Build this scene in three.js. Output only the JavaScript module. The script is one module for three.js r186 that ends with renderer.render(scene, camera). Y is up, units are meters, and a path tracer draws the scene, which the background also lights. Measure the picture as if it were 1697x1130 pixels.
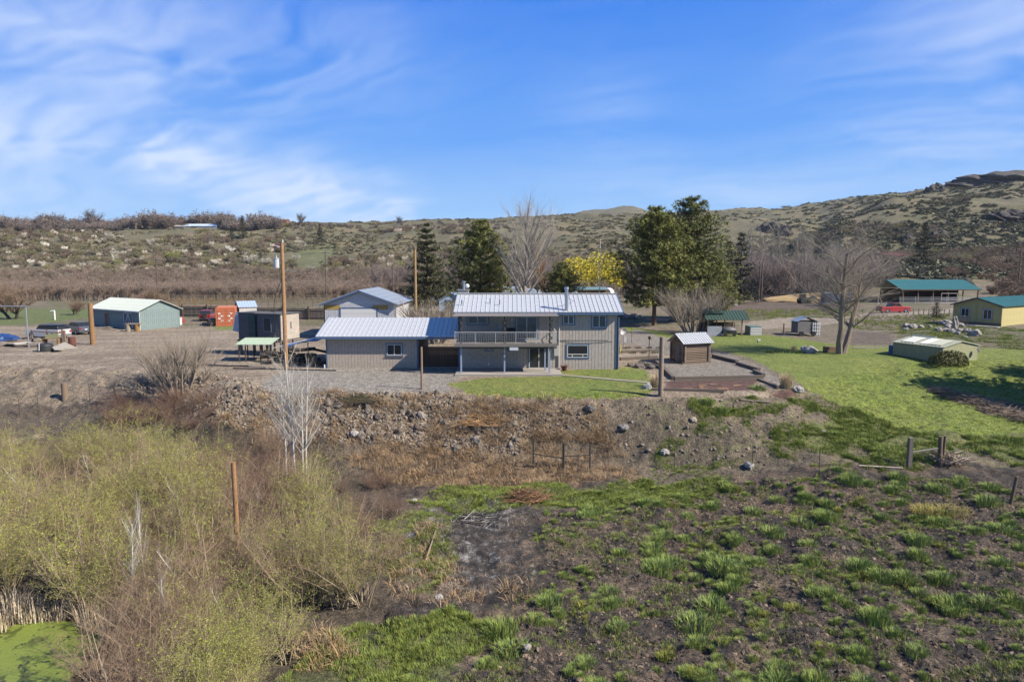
import * as THREE from 'three';
import { mergeGeometries } from 'three/addons/utils/BufferGeometryUtils.js';

// ---------------------------------------------------------------- camera, sky, sun, exposure
const renderer = new THREE.WebGLRenderer({ antialias: true });
renderer.setSize(1024, 681);
renderer.toneMapping = THREE.LinearToneMapping;
renderer.toneMappingExposure = 2.02;
const SKYK = 0.61;                                               // the sky's own brightness before exposure
renderer.shadowMap.enabled = true;
const scene = new THREE.Scene();
scene.fog = new THREE.FogExp2(new THREE.Color().setRGB(.62, .72, .86), 0.00005);
const CAMH = 9.5, PITCH = 6.3 * Math.PI / 180, FPX = 1132;
const camera = new THREE.PerspectiveCamera(53.05, 1024 / 681, 0.5, 9000);
camera.position.set(0, CAMH, 0);
camera.rotation.x = -PITCH;
camera.updateMatrixWorld();
const SUN = new THREE.Vector3(0.729, 0.628, 0.273).normalize();
const sun = new THREE.DirectionalLight(new THREE.Color(1.0, 0.91, 0.78), 5.0);
sun.position.copy(SUN).multiplyScalar(300).add(new THREE.Vector3(0, 0, -60));
sun.target.position.set(0, 0, -60);
sun.castShadow = true;
Object.assign(sun.shadow.camera, { left: -140, right: 140, top: 140, bottom: -140, near: 1, far: 700 });
sun.shadow.mapSize.set(4096, 4096);
scene.add(sun, sun.target);

// ---------------------------------------------------------------- random numbers and noise
function rng(seed) { let a = seed >>> 0; return () => { a = (a + 0x6D2B79F5) | 0; let t = Math.imul(a ^ (a >>> 15), 1 | a); t = (t + Math.imul(t ^ (t >>> 7), 61 | t)) ^ t; return ((t ^ (t >>> 14)) >>> 0) / 4294967296; }; }
const R0 = rng(7);
const rr = (r, a, b) => a + (b - a) * r();
const PERM = new Float32Array(65536); { const r = rng(99); for (let i = 0; i < 65536; i++) PERM[i] = r(); }
const hash2 = (x, y) => PERM[((x * 374761 + y * 668265 + (x * y & 1023) * 7919) >>> 0) & 65535];
function vnoise(x, y) { const xi = Math.floor(x), yi = Math.floor(y), fx = x - xi, fy = y - yi, sx = fx * fx * (3 - 2 * fx), sy = fy * fy * (3 - 2 * fy); const a = hash2(xi, yi), b = hash2(xi + 1, yi), c = hash2(xi, yi + 1), d = hash2(xi + 1, yi + 1); return a + (b - a) * sx + (c - a) * sy + (a - b - c + d) * sx * sy; }
function fbm(x, y, o = 4) { let s = 0, a = 0.5, t = 0; for (let i = 0; i < o; i++) { s += a * vnoise(x, y); t += a; x = x * 2.03 + 17.1; y = y * 2.03 + 9.7; a *= 0.5; } return s / t; }
const clamp = (x, a = 0, b = 1) => Math.min(b, Math.max(a, x));
const sstep = (a, b, x) => { const t = clamp((x - a) / (b - a)); return t * t * (3 - 2 * t); };
const lerp = (a, b, t) => a + (b - a) * t;
const mix3 = (a, b, t) => [lerp(a[0], b[0], t), lerp(a[1], b[1], t), lerp(a[2], b[2], t)];

// ---------------------------------------------------------------- sky: air and high thin cloud
{
  const W = 2048, Hh = 1024, data = new Float32Array(W * Hh * 4);
  // fields of cirrus: azimuth, elevation (degrees), half sizes, strength
  const fields = [[-27, 14, 11, 5.5, .55], [-37, 17, 8, 6, .42], [-14, 15.5, 7, 3.5, .34], [-25.5, 7.0, 4.2, 1.4, 1.5], [-37, 8, 9, 2.6, .75], [-17.5, 5.4, 3.3, 1.6, 1.35], [-10.5, 4.3, 3.4, 1.1, 1.0], [34, 15, 9, 6, .5], [30, 9, 9, 3, .4], [13, 6, 9, 2, .4], [8, 12, 5, 3, .25], [2, 4.3, 3, .8, .55], [-42, 4, 9, 1.6, .7],
    [70, 20, 22, 10, .6], [120, 16, 24, 10, .6], [175, 22, 30, 12, .6], [-110, 18, 26, 10, .6], [-70, 15, 14, 8, .7]];
  for (let j = 0; j < Hh; j++) {
    const el = ((j + 0.5) / Hh - 0.5) * Math.PI, eld = el * 180 / Math.PI, y = Math.sin(el);
    const stops = [[-90, [.28, .48, .78]], [0, [.42, .6, .84]], [4, [.23, .46, .8]], [10, [.075, .29, .77]], [20, [.014, .175, .69]], [45, [.036, .15, .46]], [90, [.035, .12, .36]]];
    let base = stops[6][1];
    for (let k = 0; k < 6; k++) if (eld >= stops[k][0] && eld < stops[k + 1][0]) base = mix3(stops[k][1], stops[k + 1][1], (eld - stops[k][0]) / (stops[k + 1][0] - stops[k][0]));
    for (let i = 0; i < W; i++) {
      const az = ((i + 0.5) / W - 0.5) * 2 * Math.PI;             // u = 0.5 looks along +x in three's convention
      const dx = Math.cos(az), dz = Math.sin(az);                  // direction of this texel
      const azd = Math.atan2(dx, -dz) * 180 / Math.PI;             // 0 = straight ahead (-z), + to the right
      let c = 0;
      if (eld > -3) {
        const qx = dx * Math.cos(el) / (y + 0.16), qz = dz * Math.cos(el) / (y + 0.16);
        const wx = fbm(qx * 1.3 + 5, qz * 1.3 + 2, 4) - .5, wz = fbm(qx * 1.3 + 31, qz * 1.3 + 12, 4) - .5;
        const a = .5, sx = qx * Math.cos(a) + qz * Math.sin(a), sz = -qx * Math.sin(a) + qz * Math.cos(a);
        const streak = fbm(sx * 1.1 + wx * 2.2, sz * 4.2 + wz * 3.0, 6);
        const fine = fbm(sx * 4 + wx * 6 + 9, sz * 17 + wz * 9, 6);
        let m = .05;
        for (const f of fields) { let da = azd - f[0]; if (da > 180) da -= 360; if (da < -180) da += 360; const q = (da + wx * 9) ** 2 / f[2] ** 2 + (eld - f[1] + wz * 5) ** 2 / f[3] ** 2; m += f[4] * Math.exp(-q * 1.1); }
        m = Math.min(m, 1.4);
        c = clamp(m * sstep(.2, .8, streak * .62 + fine * .38) * 1.15);
      }
      const cl = [.64, .72, .87], o = (j * W + i) * 4, k = c * .8;
      for (let q = 0; q < 3; q++) data[o + q] = SKYK * lerp(base[q], cl[q], k); data[o + 3] = 1;
    }
  }
  const t = new THREE.DataTexture(data, W, Hh, THREE.RGBAFormat, THREE.FloatType);
  t.mapping = THREE.EquirectangularReflectionMapping; t.magFilter = THREE.LinearFilter; t.minFilter = THREE.LinearFilter; t.needsUpdate = true;
  scene.background = t; scene.environment = t;
}

// ---------------------------------------------------------------- pixels to rays and places
const SINP = Math.sin(PITCH), COSP = Math.cos(PITCH);
function ray(px, py) { const u = (px - 848.5) / FPX, v = (565 - py) / FPX; return [u, -SINP + v * COSP, -(COSP + v * SINP)]; }
const slope = (py) => { const r = ray(848.5, py); return r[1] / -r[2]; };               // rise per metre of depth
function P(px, d, h = 0) { return new THREE.Vector3((px - 848.5) / FPX * ((CAMH - h) * SINP + d * COSP), h, -d); }

// ---------------------------------------------------------------- terrain height
const LEFTFAR = [[215, 0], [260, 'p486'], [330, 'p452'], [420, 'p409'], [540, 'p374'], [800, 'p371'], [4500, 'p376']];
const COLS = [
  [-900, [10, -5], [46, -5], [60, -3.6], [70, 0], ...LEFTFAR],
  [0, [10, -5.2], [46, -5], [56.5, -3.4], [65, -.5], [68, 0], ...LEFTFAR],
  [250, [10, -5.2], [46, -5], [54, -3.6], [61, -.4], [63, 0], ...LEFTFAR],
  [400, [10, -5], [45, -4.8], [48, -4], [55, -.4], [56.5, 0], ...LEFTFAR],
  [560, [10, -5], [43, -4.6], [45.5, -3.8], [51.3, -.4], [52.3, 0], ...LEFTFAR],
  [760, [10, -4.8], [43, -4.5], [46, -3.7], [50.3, -.4], [51.2, 0], [215, 0], [260, 'p486'], [330, 'p450'], [420, 'p408'], [550, 'p368'], [800, 'p366'], [4500, 'p372']],
  [900, [10, -4.7], [43, -4.4], [46, -3.7], [49.9, -.4], [50.8, 0], [215, 0], [280, 'p480'], [350, 'p444'], [450, 'p400'], [620, 'p359'], [900, 'p358'], [4500, 'p366']],
  [985, [10, -4.6], [43, -4.4], [46, -3.7], [49.7, -.4], [50.5, 0], [215, 0], [280, 'p478'], [350, 'p442'], [450, 'p398'], [700, 'p356'], [1200, 'p359'], [2400, 'p350'], [4500, 'p362']],
  [1040, [10, -4.6], [42, -4.4], [45.5, -3.7], [49.6, -.5], [50.5, 0], [215, 0], [280, 'p476'], [350, 'p440'], [450, 'p398'], [700, 'p357'], [1200, 'p361'], [2400, 'p342'], [4500, 'p362']],
  [1090, [10, -4.6], [41, -4.4], [44.5, -3.7], [49.4, -.5], [50.5, 0], [215, 0], [280, 'p474'], [350, 'p440'], [450, 'p397'], [700, 'p357'], [1200, 'p360'], [2400, 'p355'], [4500, 'p364']],
  [1165, [10, -4.5], [40, -4.3], [44, -3.6], [49, -.6], [50.7, 0], [215, 0], [300, 'p468'], [380, 'p430'], [500, 'p398'], [900, 'p349'], [4500, 'p362']],
  [1225, [10, -4.5], [39, -4.1], [43.5, -3.4], [49.4, -.6], [51.5, 0], [210, 0], [300, 'p466'], [380, 'p428'], [500, 'p396'], [900, 'p345'], [4500, 'p362']],
  [1300, [10, -4.5], [38, -4.0], [43, -3.2], [50, -.7], [53, 0], [205, 0], [300, 'p462'], [400, 'p425'], [520, 'p398'], [900, 'p344'], [4500, 'p362']],
  [1345, [10, -4.5], [37, -3.9], [43, -3.0], [51, -.9], [57, -.1], [200, 0], [300, 'p452'], [380, 'p428'], [460, 'p384'], [560, 'p388'], [1000, 'p334'], [4500, 'p360']],
  [1400, [10, -4.5], [36, -3.8], [43, -2.8], [52, -1.1], [61, -.1], [120, .2], [200, .2], [260, 'p446'], [300, 'p434'], [480, 'p358'], [580, 'p360'], [1000, 'p329'], [4500, 'p360']],
  [1480, [10, -4.4], [36, -3.7], [42, -2.9], [52, -1.5], [62, -.5], [70, 0], [100, .6], [180, .5], [215, 'p470'], [258, 'p436'], [285, 'p431'], [340, 'p419'], [500, 'p328'], [1000, 'p322'], [4500, 'p355']],
  [1560, [10, -4.3], [36, -3.6], [42, -2.9], [52, -1.8], [62, -.7], [70, -.1], [95, .9], [180, .6], [215, 'p470'], [258, 'p438'], [285, 'p433'], [340, 'p415'], [500, 'p334'], [720, 'p315'], [1000, 'p314'], [4500, 'p350']],
  [1700, [10, -4.2], [36, -3.5], [44, -2.9], [52, -2.2], [62, -1.1], [70, -.2], [95, 1], [180, .8], [215, 'p470'], [260, 'p450'], [340, 'p408'], [500, 'p326'], [720, 'p298'], [1000, 'p300'], [4500, 'p340']],
  [2600, [10, -4.2], [36, -3.5], [52, -2.4], [62, -1.3], [75, -.2], [95, .8], [180, 1], [260, 'p440'], [500, 'p290'], [720, 'p240'], [4500, 'p300']],
].map(([px, ...pr]) => ({ u: (px - 848.5) / FPX, p: pr.map(([d, h]) => [d, typeof h === 'string' ? CAMH + d * slope(+h.slice(1)) : h]) }));
function prof(p, d) { if (d <= p[0][0]) return p[0][1]; for (let i = 1; i < p.length; i++) if (d < p[i][0]) { const t = (d - p[i - 1][0]) / (p[i][0] - p[i - 1][0]); return lerp(p[i - 1][1], p[i][1], t); } return p[p.length - 1][1]; }
function baseH(x, z) {
  const d = Math.max(8, -z), u = x / (d * COSP + 1.2);
  let i = 1; while (i < COLS.length - 1 && COLS[i].u < u) i++;
  const a = COLS[i - 1], b = COLS[i], t = clamp((u - a.u) / (b.u - a.u)), s = t * t * (3 - 2 * t);
  const w = d < 90 ? .45 : d * .03;
  const at = (p) => (prof(p, d - w) + 2 * prof(p, d) + prof(p, d + w)) / 4;
  return lerp(at(a.p), at(b.p), s);
}
function H(x, z) {
  const d = -z, b = baseH(x, z);
  let n = 0;
  if (d < 75) { const low = clamp(-b / .5); n += low * ((fbm(x * .35, z * .35, 4) - .5) * .9 + (fbm(x * 1.7 + 40, z * 1.7, 3) - .5) * .34); }
  if (d > 60) n += sstep(60, 110, d) * .12 * (fbm(x * .12, z * .12, 3) - .5);
  if (d > 215) { const k = sstep(215, 420, d); n += k * ((fbm(x * .012 + 3, z * .012, 5) - .5) * (x < 40 ? 7 : 7 + 9 * sstep(40, 160, x)) + (fbm(x * .05, z * .05, 4) - .5) * 5 + Math.abs(fbm(x * .02 + 70, z * .008, 4) - .5) * -(3 + 7 * sstep(0, 160, x))); }
  if (d > 1000) n += sstep(1000, 1800, d) * (fbm(x * .004, z * .004, 4) - .5) * 30;
  return b + n;
}
function G(px, py) {                                               // where the ray of a pixel meets the ground
  const r = ray(px, py); let t = 8, pt = 8;
  for (; t < 6000; pt = t, t *= 1.004) if (CAMH + r[1] * t < H(r[0] * t, r[2] * t)) break;
  for (let k = 0; k < 14; k++) { const m = (pt + t) / 2; if (CAMH + r[1] * m < H(r[0] * m, r[2] * m)) t = m; else pt = m; }
  const x = r[0] * t, z = r[2] * t; return new THREE.Vector3(x, H(x, z), z);
}
const ground = (x, z) => new THREE.Vector3(x, H(x, z), z);

// ---------------------------------------------------------------- textures and materials
function tex(size, fn, srgb = false, rep = 1) {
  const d = new Uint8Array(size * size * 4);
  for (let j = 0; j < size; j++) for (let i = 0; i < size; i++) { const c = fn(i / size, j / size), o = (j * size + i) * 4; for (let k = 0; k < 3; k++) d[o + k] = clamp(Array.isArray(c) ? c[k] : c) * 255; d[o + 3] = 255; }
  const t = new THREE.DataTexture(d, size, size); t.wrapS = t.wrapT = THREE.RepeatWrapping; t.magFilter = THREE.LinearFilter; t.minFilter = THREE.LinearMipmapLinearFilter; t.generateMipmaps = true; t.repeat.set(rep, rep); if (srgb) t.colorSpace = THREE.SRGBColorSpace; t.needsUpdate = true; return t;
}
function tnoise(u, v, f, o = 4) { // tileable
  let s = 0, a = .5, t = 0; for (let k = 0; k < o; k++) { const x = u * f, y = v * f, xi = Math.floor(x), yi = Math.floor(y), fx = x - xi, fy = y - yi, sx = fx * fx * (3 - 2 * fx), sy = fy * fy * (3 - 2 * fy), m = (q) => ((q % f) + f) % f, h = (i, j) => hash2(m(i) + k * 131, m(j) + k * 57); const A = h(xi, yi), B = h(xi + 1, yi), C = h(xi, yi + 1), D = h(xi + 1, yi + 1); s += a * (A + (B - A) * sx + (C - A) * sy + (A - B - C + D) * sx * sy); t += a; a *= .62; f *= 2; } return s / t; }
const groundTex = tex(1024, (u, v) => { const a = tnoise(u, v, 24, 5), b = tnoise(u + .3, v + .7, 90, 3), c = tnoise(u, v, 200, 2); return clamp(.08 + a * .62 + (b - .5) * .95 + (c > .7 ? .3 : 0) - (c < .28 ? .25 : 0)); });
const grainTex = tex(256, (u, v) => .72 + .28 * tnoise(u, v, 16, 4) - .1 * (tnoise(u, v * .06, 64, 2) > .6 ? 1 : 0));
const woodTex = tex(256, (u, v) => .55 + .45 * tnoise(u * 1, v, 4, 3) * .5 + .45 * (tnoise(u * .125, v, 64, 3) - .3));
const wearTex = tex(512, (u, v) => { const a = tnoise(u, v, 6, 5), b = tnoise(u, v, 40, 3); return .78 + .3 * (a - .4) + .2 * (b - .5); });
const MATS = new Map(), ALB = 0.72;
function M(r, g, b, rough = .85, o = {}) {
  const key = [r, g, b, rough, o.metal, o.map && o.map.uuid, o.bump, o.vc, o.env, o.clear].join();
  if (!MATS.has(key)) { const m = o.clear ? new THREE.MeshPhysicalMaterial({ clearcoat: o.clear, clearcoatRoughness: .08 }) : new THREE.MeshStandardMaterial(); m.color.setRGB(...(o.vc ? [1, 1, 1] : [r * ALB, g * ALB, b * ALB])); m.roughness = rough; m.metalness = o.metal || 0; if (o.map) { m.map = o.map; if (o.bump) { m.bumpMap = o.map; m.bumpScale = o.bump; } } if (o.vc) m.vertexColors = true; m.side = THREE.DoubleSide; MATS.set(key, m); }
  return MATS.get(key);
}
const VC = M(1, 1, 1, .9, { vc: 1 });                                // colours carried by the vertices
const wood = (r, g, b) => M(r, g, b, .88, { map: woodTex, bump: .006 });
const paint = (r, g, b, ro = .7) => M(r, g, b, ro, { map: wearTex });
const GLASS = M(.025, .03, .035, .06), WHITE = M(.74, .74, .72, .5), STEEL = M(.5, .52, .54, .38, { metal: .85 }), BLACK = M(.02, .02, .022, .6), RUBBER = M(.022, .022, .023, .9);

// ---------------------------------------------------------------- object helpers
const used = new Map();
function numbered(n) { const k = used.get(n) || 0; used.set(n, k + 1); return k ? n + '_' + String(k).padStart(3, '0') : n; }
function shade(o) { o.traverse((c) => { if (c.isMesh) { c.castShadow = true; c.receiveShadow = true; } }); return o; }
function tag(o, label, category, group) { o.userData.label = label; o.userData.category = category; if (group) o.userData.group = group; return o; }
function thing(name, label, category, pos, turn = 0, group) { const o = new THREE.Group(); o.name = numbered(name); if (pos) o.position.copy(pos); o.rotation.y = turn; scene.add(o); return tag(o, label, category, group); }
function part(name, g, m, parent) { const o = new THREE.Mesh(g, m); o.name = name; o.castShadow = o.receiveShadow = true; parent.add(o); return o; }
function solo(name, g, m, label, category, pos, group) { const o = new THREE.Mesh(g, m); o.name = numbered(name); o.castShadow = o.receiveShadow = true; if (pos) o.position.copy(pos); scene.add(o); return tag(o, label, category, group); }
function copy(src, pos, turn = 0, s = 1, label, group) { const o = src.clone(); o.userData = { ...src.userData }; o.name = numbered(src.name.replace(/_\d{3}$/, '')); o.position.copy(pos); o.rotation.set(0, turn, 0); if (typeof s === 'number') o.scale.setScalar(s); else o.scale.set(...s); scene.add(o); if (label) o.userData.label = label; if (group) o.userData.group = group; return o; }
function box(w, h, d, x = 0, y = 0, z = 0, ry = 0, rz = 0, rx = 0) { const g = new THREE.BoxGeometry(w, h, d); if (rx) g.rotateX(rx); if (rz) g.rotateZ(rz); if (ry) g.rotateY(ry); g.translate(x, y, z); return g; }
function cyl(r0, r1, h, n = 12, x = 0, y = 0, z = 0) { const g = new THREE.CylinderGeometry(r1, r0, h, n); g.translate(x, y + h / 2, z); return g; }
function bar(a, b, r, n = 6, r2 = r) { const A = new THREE.Vector3(...a), Bv = new THREE.Vector3(...b), L = A.distanceTo(Bv), g = new THREE.CylinderGeometry(r2, r, L, n); g.translate(0, L / 2, 0); g.applyQuaternion(new THREE.Quaternion().setFromUnitVectors(new THREE.Vector3(0, 1, 0), Bv.sub(A).normalize())); g.translate(...a); return g; }
const clean = (gs) => gs.map((g) => { const q = g.index ? g.toNonIndexed() : g; for (const k of Object.keys(q.attributes)) if (!['position', 'normal', 'uv'].includes(k)) q.deleteAttribute(k); return q; });
const merge = (gs) => mergeGeometries(clean(gs));
function extr(pts, depth, bevel = 0) { const s = new THREE.Shape(); pts.forEach(([x, y], i) => i ? s.lineTo(x, y) : s.moveTo(x, y)); const g = new THREE.ExtrudeGeometry(s, { depth, bevelEnabled: bevel > 0, bevelSize: bevel, bevelThickness: bevel, bevelSegments: 2 }); return g; }
function ring(w, h, t, depth) { const s = new THREE.Shape(); s.moveTo(-w / 2, -h / 2); s.lineTo(w / 2, -h / 2); s.lineTo(w / 2, h / 2); s.lineTo(-w / 2, h / 2); s.closePath(); const q = new THREE.Path(); const a = w / 2 - t, b = h / 2 - t; q.moveTo(-a, -b); q.lineTo(-a, b); q.lineTo(a, b); q.lineTo(a, -b); q.closePath(); s.holes.push(q); return new THREE.ExtrudeGeometry(s, { depth, bevelEnabled: false }); }
// continuous sheet with ribs running along z: w across x, len along z
function ribbed(w, len, pitch, rh, rw, th = .03) {
  const pts = []; const n = Math.max(1, Math.round(w / pitch)), p = w / n;
  for (let i = 0; i < n; i++) { const x = -w / 2 + i * p; pts.push([x, 0], [x + p - rw, 0], [x + p - rw * .75, rh], [x + p - rw * .25, rh]); }
  pts.push([w / 2, 0], [w / 2, -th], [-w / 2, -th]);
  const g = extr(pts, len); g.translate(0, 0, -len / 2); return g;
}
// vertical siding with grooves: w across x, h up, front face looks along +z
function siding(w, h, pitch = .3, groove = .025, th = .12) {
  const pts = []; const n = Math.max(1, Math.round(w / pitch)), p = w / n;
  for (let i = 0; i < n; i++) { const x = -w / 2 + i * p; pts.push([x, 0], [x + p - groove * 1.6, 0], [x + p - groove * 1.3, groove], [x + p - groove * .3, groove]); }
  pts.push([w / 2, 0], [w / 2, th], [-w / 2, th]);
  const g = extr(pts, h); g.rotateX(-Math.PI / 2); return g;              // y up, grooves into -z
}
// horizontal lap siding, front face along +z
function lap(w, h, pitch = .22, step = .02, th = .12) { const n = Math.round(h / pitch), p = h / n, pts = []; for (let i = 0; i < n; i++) pts.push([step, i * p], [0, (i + 1) * p - .001]); pts.push([-th, h], [-th, 0]); const g = extr(pts.map(([a, b]) => [a, b]), w); g.translate(0, 0, -w / 2); g.rotateY(-Math.PI / 2); return g; }
function windowUnit(parent, x, y, z, w, h, o = {}) {          // outer trim with white frame and panes; faces +z
  const g = new THREE.Group();
  const tr = part('window', ring(w + .24, h + .24, .12, .05), o.trim || M(.09, .15, .25, .6), parent); tr.position.set(x, y, z);
  part('frame', ring(w, h, .045, .045), o.frame || WHITE, tr);
  const ps = o.panes || [[-.5, 0, 0, 1], [0, .5, 0, 1]];      // fractions x0 x1 y0 y1
  for (const [a, b, c, d] of ps) { const pw = (b - a) * w - .05, ph = (d - c) * h - .05, cx = (a + b) / 2 * w, cy = (c + d) / 2 * h - h / 2; const f = part('pane', box(pw, ph, .012, cx, cy, .012), o.glass || GLASS, tr); part('mullion', ring(pw + .05, ph + .05, .028, .03), o.frame || WHITE, tr).position.set(cx, cy, .012); }
  return tr;
}
// coordinates of a straight building from its base corners in the photograph
function frameOf(A, B) { const v = B.clone().sub(A); v.y = 0; return { o: A.clone().add(B).multiplyScalar(.5), w: v.length(), turn: Math.atan2(-v.z, v.x) }; }

// builder for plants: collects triangles with colours
class B {
  constructor() { this.p = []; this.c = []; }
  tri(a, b, c, col) { this.p.push(...a, ...b, ...c); for (let i = 0; i < 3; i++) this.c.push(col[0] * ALB, col[1] * ALB, col[2] * ALB); }
  quad(a, b, c, d, col) { this.tri(a, b, c, col); this.tri(a, c, d, col); }
  limb(a, b, r0, r1, n, col) {
    let dx = b[0] - a[0], dy = b[1] - a[1], dz = b[2] - a[2]; const L = Math.hypot(dx, dy, dz) || 1; dx /= L; dy /= L; dz /= L;
    let ux = -dz, uy = 0, uz = dx; let l = Math.hypot(ux, uz); if (l < .05) { ux = 1; uz = 0; uy = 0; l = 1; } ux /= l; uz /= l;
    const vx = dy * uz - dz * uy, vy = dz * ux - dx * uz, vz = dx * uy - dy * ux; const ra = [], rb = [];
    for (let i = 0; i < n; i++) { const t = i / n * 6.2832, c = Math.cos(t), s = Math.sin(t); const X = ux * c + vx * s, Y = uy * c + vy * s, Z = uz * c + vz * s; ra.push([a[0] + X * r0, a[1] + Y * r0, a[2] + Z * r0]); rb.push([b[0] + X * r1, b[1] + Y * r1, b[2] + Z * r1]); }
    for (let i = 0; i < n; i++) { const j = (i + 1) % n; this.quad(ra[i], ra[j], rb[j], rb[i], col); }
  }
  blade(a, h, w, az, lean, col) {
    const cx = Math.cos(az), sx = Math.sin(az), px = -sx * w / 2, pz = cx * w / 2, k = lean * h; const m = [a[0] + cx * k * .35, a[1] + h * .6, a[2] + sx * k * .35], t = [a[0] + cx * k, a[1] + h * (1 - lean * .25), a[2] + sx * k];
    this.quad([a[0] - px, a[1], a[2] - pz], [a[0] + px, a[1], a[2] + pz], [m[0] + px * .8, m[1], m[2] + pz * .8], [m[0] - px * .8, m[1], m[2] - pz * .8], col); this.tri([m[0] - px * .8, m[1], m[2] - pz * .8], [m[0] + px * .8, m[1], m[2] + pz * .8], t, col);
  }
  leaf(r, c, s, col) { const v = () => [(r() - .5) * s * 2, (r() - .5) * s * 2, (r() - .5) * s * 2], a = v(), b = v(); this.tri([c[0] + a[0], c[1] + a[1], c[2] + a[2]], [c[0] + b[0], c[1] + b[1], c[2] + b[2]], [c[0] - a[0] * .6, c[1] - a[1] * .6, c[2] - a[2] * .6], col); }
  geo() { const g = new THREE.BufferGeometry(); g.setAttribute('position', new THREE.Float32BufferAttribute(this.p, 3)); g.setAttribute('color', new THREE.Float32BufferAttribute(this.c, 3)); g.computeVertexNormals(); return g; }
}
const vary = (r, c, k = .25) => { const s = 1 + (r() - .5) * 2 * k, q = (r() - .5) * k * .3; return [c[0] * s * (1 + q), c[1] * s, c[2] * s * (1 - q)]; };

// ---------------------------------------------------------------- ground: zones drawn on the photograph, carried to the ground
function zone(pts) { const w = pts.map(([x, y]) => { const g = G(x, y); return [g.x, g.z]; }); const xs = w.map((p) => p[0]), zs = w.map((p) => p[1]); return { w, x0: Math.min(...xs), x1: Math.max(...xs), z0: Math.min(...zs), z1: Math.max(...zs) }; }
function inside(q, x, z) { if (x < q.x0 || x > q.x1 || z < q.z0 || z > q.z1) return false; let c = false; const w = q.w; for (let i = 0, j = w.length - 1; i < w.length; j = i++) if ((w[i][1] > z) !== (w[j][1] > z) && x < (w[j][0] - w[i][0]) * (z - w[i][1]) / (w[j][1] - w[i][1]) + w[i][0]) c = !c; return c; }
const Z = {
  houseLawn: zone([[740, 636], [800, 627], [925, 623], [925, 614], [1040, 608], [1072, 614], [1085, 648], [1072, 657], [900, 658], [775, 653]]),
  gravel: zone([[430, 641], [470, 615], [540, 610], [765, 609], [765, 627], [738, 637], [745, 650], [560, 652]]),
  sideGravel: zone([[1030, 552], [1060, 546], [1110, 562], [1125, 575], [1100, 590], [1075, 578], [1030, 566]]),
  pad: zone([[1085, 597], [1180, 596], [1225, 602], [1262, 622], [1118, 630]]),
  gravelPath: zone([[1178, 586], [1200, 584], [1262, 608], [1300, 634], [1290, 640], [1255, 622]]),
  mulch: zone([[1102, 632], [1262, 624], [1245, 646], [1180, 650], [1100, 646]]),
  mulch2: zone([[1285, 648], [1325, 650], [1310, 664], [1275, 658]]),
  lawn: zone([[1035, 540], [1110, 552], [1175, 560], [1215, 552], [1250, 553], [1330, 562], [1400, 572], [1485, 574], [1600, 575], [1700, 580], [1850, 590], [1850, 730], [1697, 716], [1610, 722], [1560, 712], [1480, 712], [1440, 696], [1395, 672], [1340, 645], [1300, 622], [1240, 592], [1190, 580], [1110, 560], [1035, 549]]),
  rough: zone([[1395, 672], [1480, 708], [1560, 712], [1700, 716], [1850, 730], [1850, 790], [1697, 770], [1600, 745], [1540, 760], [1490, 770], [1440, 740], [1350, 750], [1310, 720]]),
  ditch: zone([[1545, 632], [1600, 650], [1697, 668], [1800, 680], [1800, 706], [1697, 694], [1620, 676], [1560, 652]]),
  strip: zone([[690, 838], [760, 808], [900, 800], [990, 808], [1060, 796], [1180, 792], [1200, 812], [1130, 830], [1000, 846], [900, 846], [760, 850]]),
  strip2: zone([[640, 870], [690, 840], [745, 860], [740, 930], [690, 985], [650, 960]]),
  strip3: zone([[480, 1180], [500, 1060], [640, 1040], [760, 1030], [880, 1035], [800, 1075], [720, 1110], [680, 1180]]),
  ash: zone([[700, 880], [740, 830], [830, 825], [900, 850], [870, 920], [900, 960], [830, 985], [740, 970]]),
  litter: zone([[-150, 770], [200, 690], [420, 730], [560, 760], [650, 830], [655, 960], [600, 1060], [480, 1130], [460, 1300], [-200, 1300]]),
  straw: zone([[560, 760], [640, 735], [760, 740], [870, 765], [1050, 775], [1060, 792], [900, 800], [740, 806], [640, 800]]),
  burnLeft: zone([[-150, 690], [0, 665], [160, 668], [220, 690], [120, 715], [-150, 725]]),
  field: zone([[1190, 506], [1250, 499], [1330, 493], [1420, 496], [1425, 512], [1300, 526], [1235, 524]]),
  field2: zone([[1210, 492], [1300, 487], [1480, 489], [1480, 496], [1330, 492], [1220, 500]]),
  road: zone([[1225, 536], [1290, 527], [1400, 522], [1560, 514], [1600, 507], [1600, 512], [1560, 522], [1420, 532], [1320, 542], [1230, 548]]),
  pasture: zone([[-150, 512], [150, 512], [150, 526], [60, 537], [-150, 542]]),
  yellowYard: zone([[1490, 534], [1580, 540], [1697, 545], [1800, 548], [1800, 582], [1697, 580], [1600, 572], [1500, 560]]),
  garden: zone([[1400, 548], [1480, 552], [1490, 572], [1400, 570]]),
  knoll: zone([[1500, 431], [1560, 434], [1640, 455], [1620, 462], [1540, 448]]),
  hillGreen: zone([[480, 425], [520, 400], [560, 405], [545, 440], [500, 452]]),
  yardGrass: zone([[352, 540], [395, 540], [394, 547], [355, 547]]),
};
const C = { dirt: [.36, .285, .205], dirt2: [.27, .21, .15], gravel: [.40, .365, .315], bank: [.20, .165, .125], burnt: [.115, .082, .058], char: [.045, .037, .031], tan: [.25, .19, .13], lawn: [.19, .255, .036], lawn2: [.26, .3, .055], rough: [.12, .165, .03], litter: [.135, .102, .068], mulch: [.13, .062, .048], ash: [.26, .25, .235], field: [.175, .125, .09], hill: [.2, .178, .092], hill2: [.145, .136, .068], hill3: [.26, .2, .12], road: [.42, .37, .31] };
const terraceEdge = (x, z) => baseH(x, z);
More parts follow.
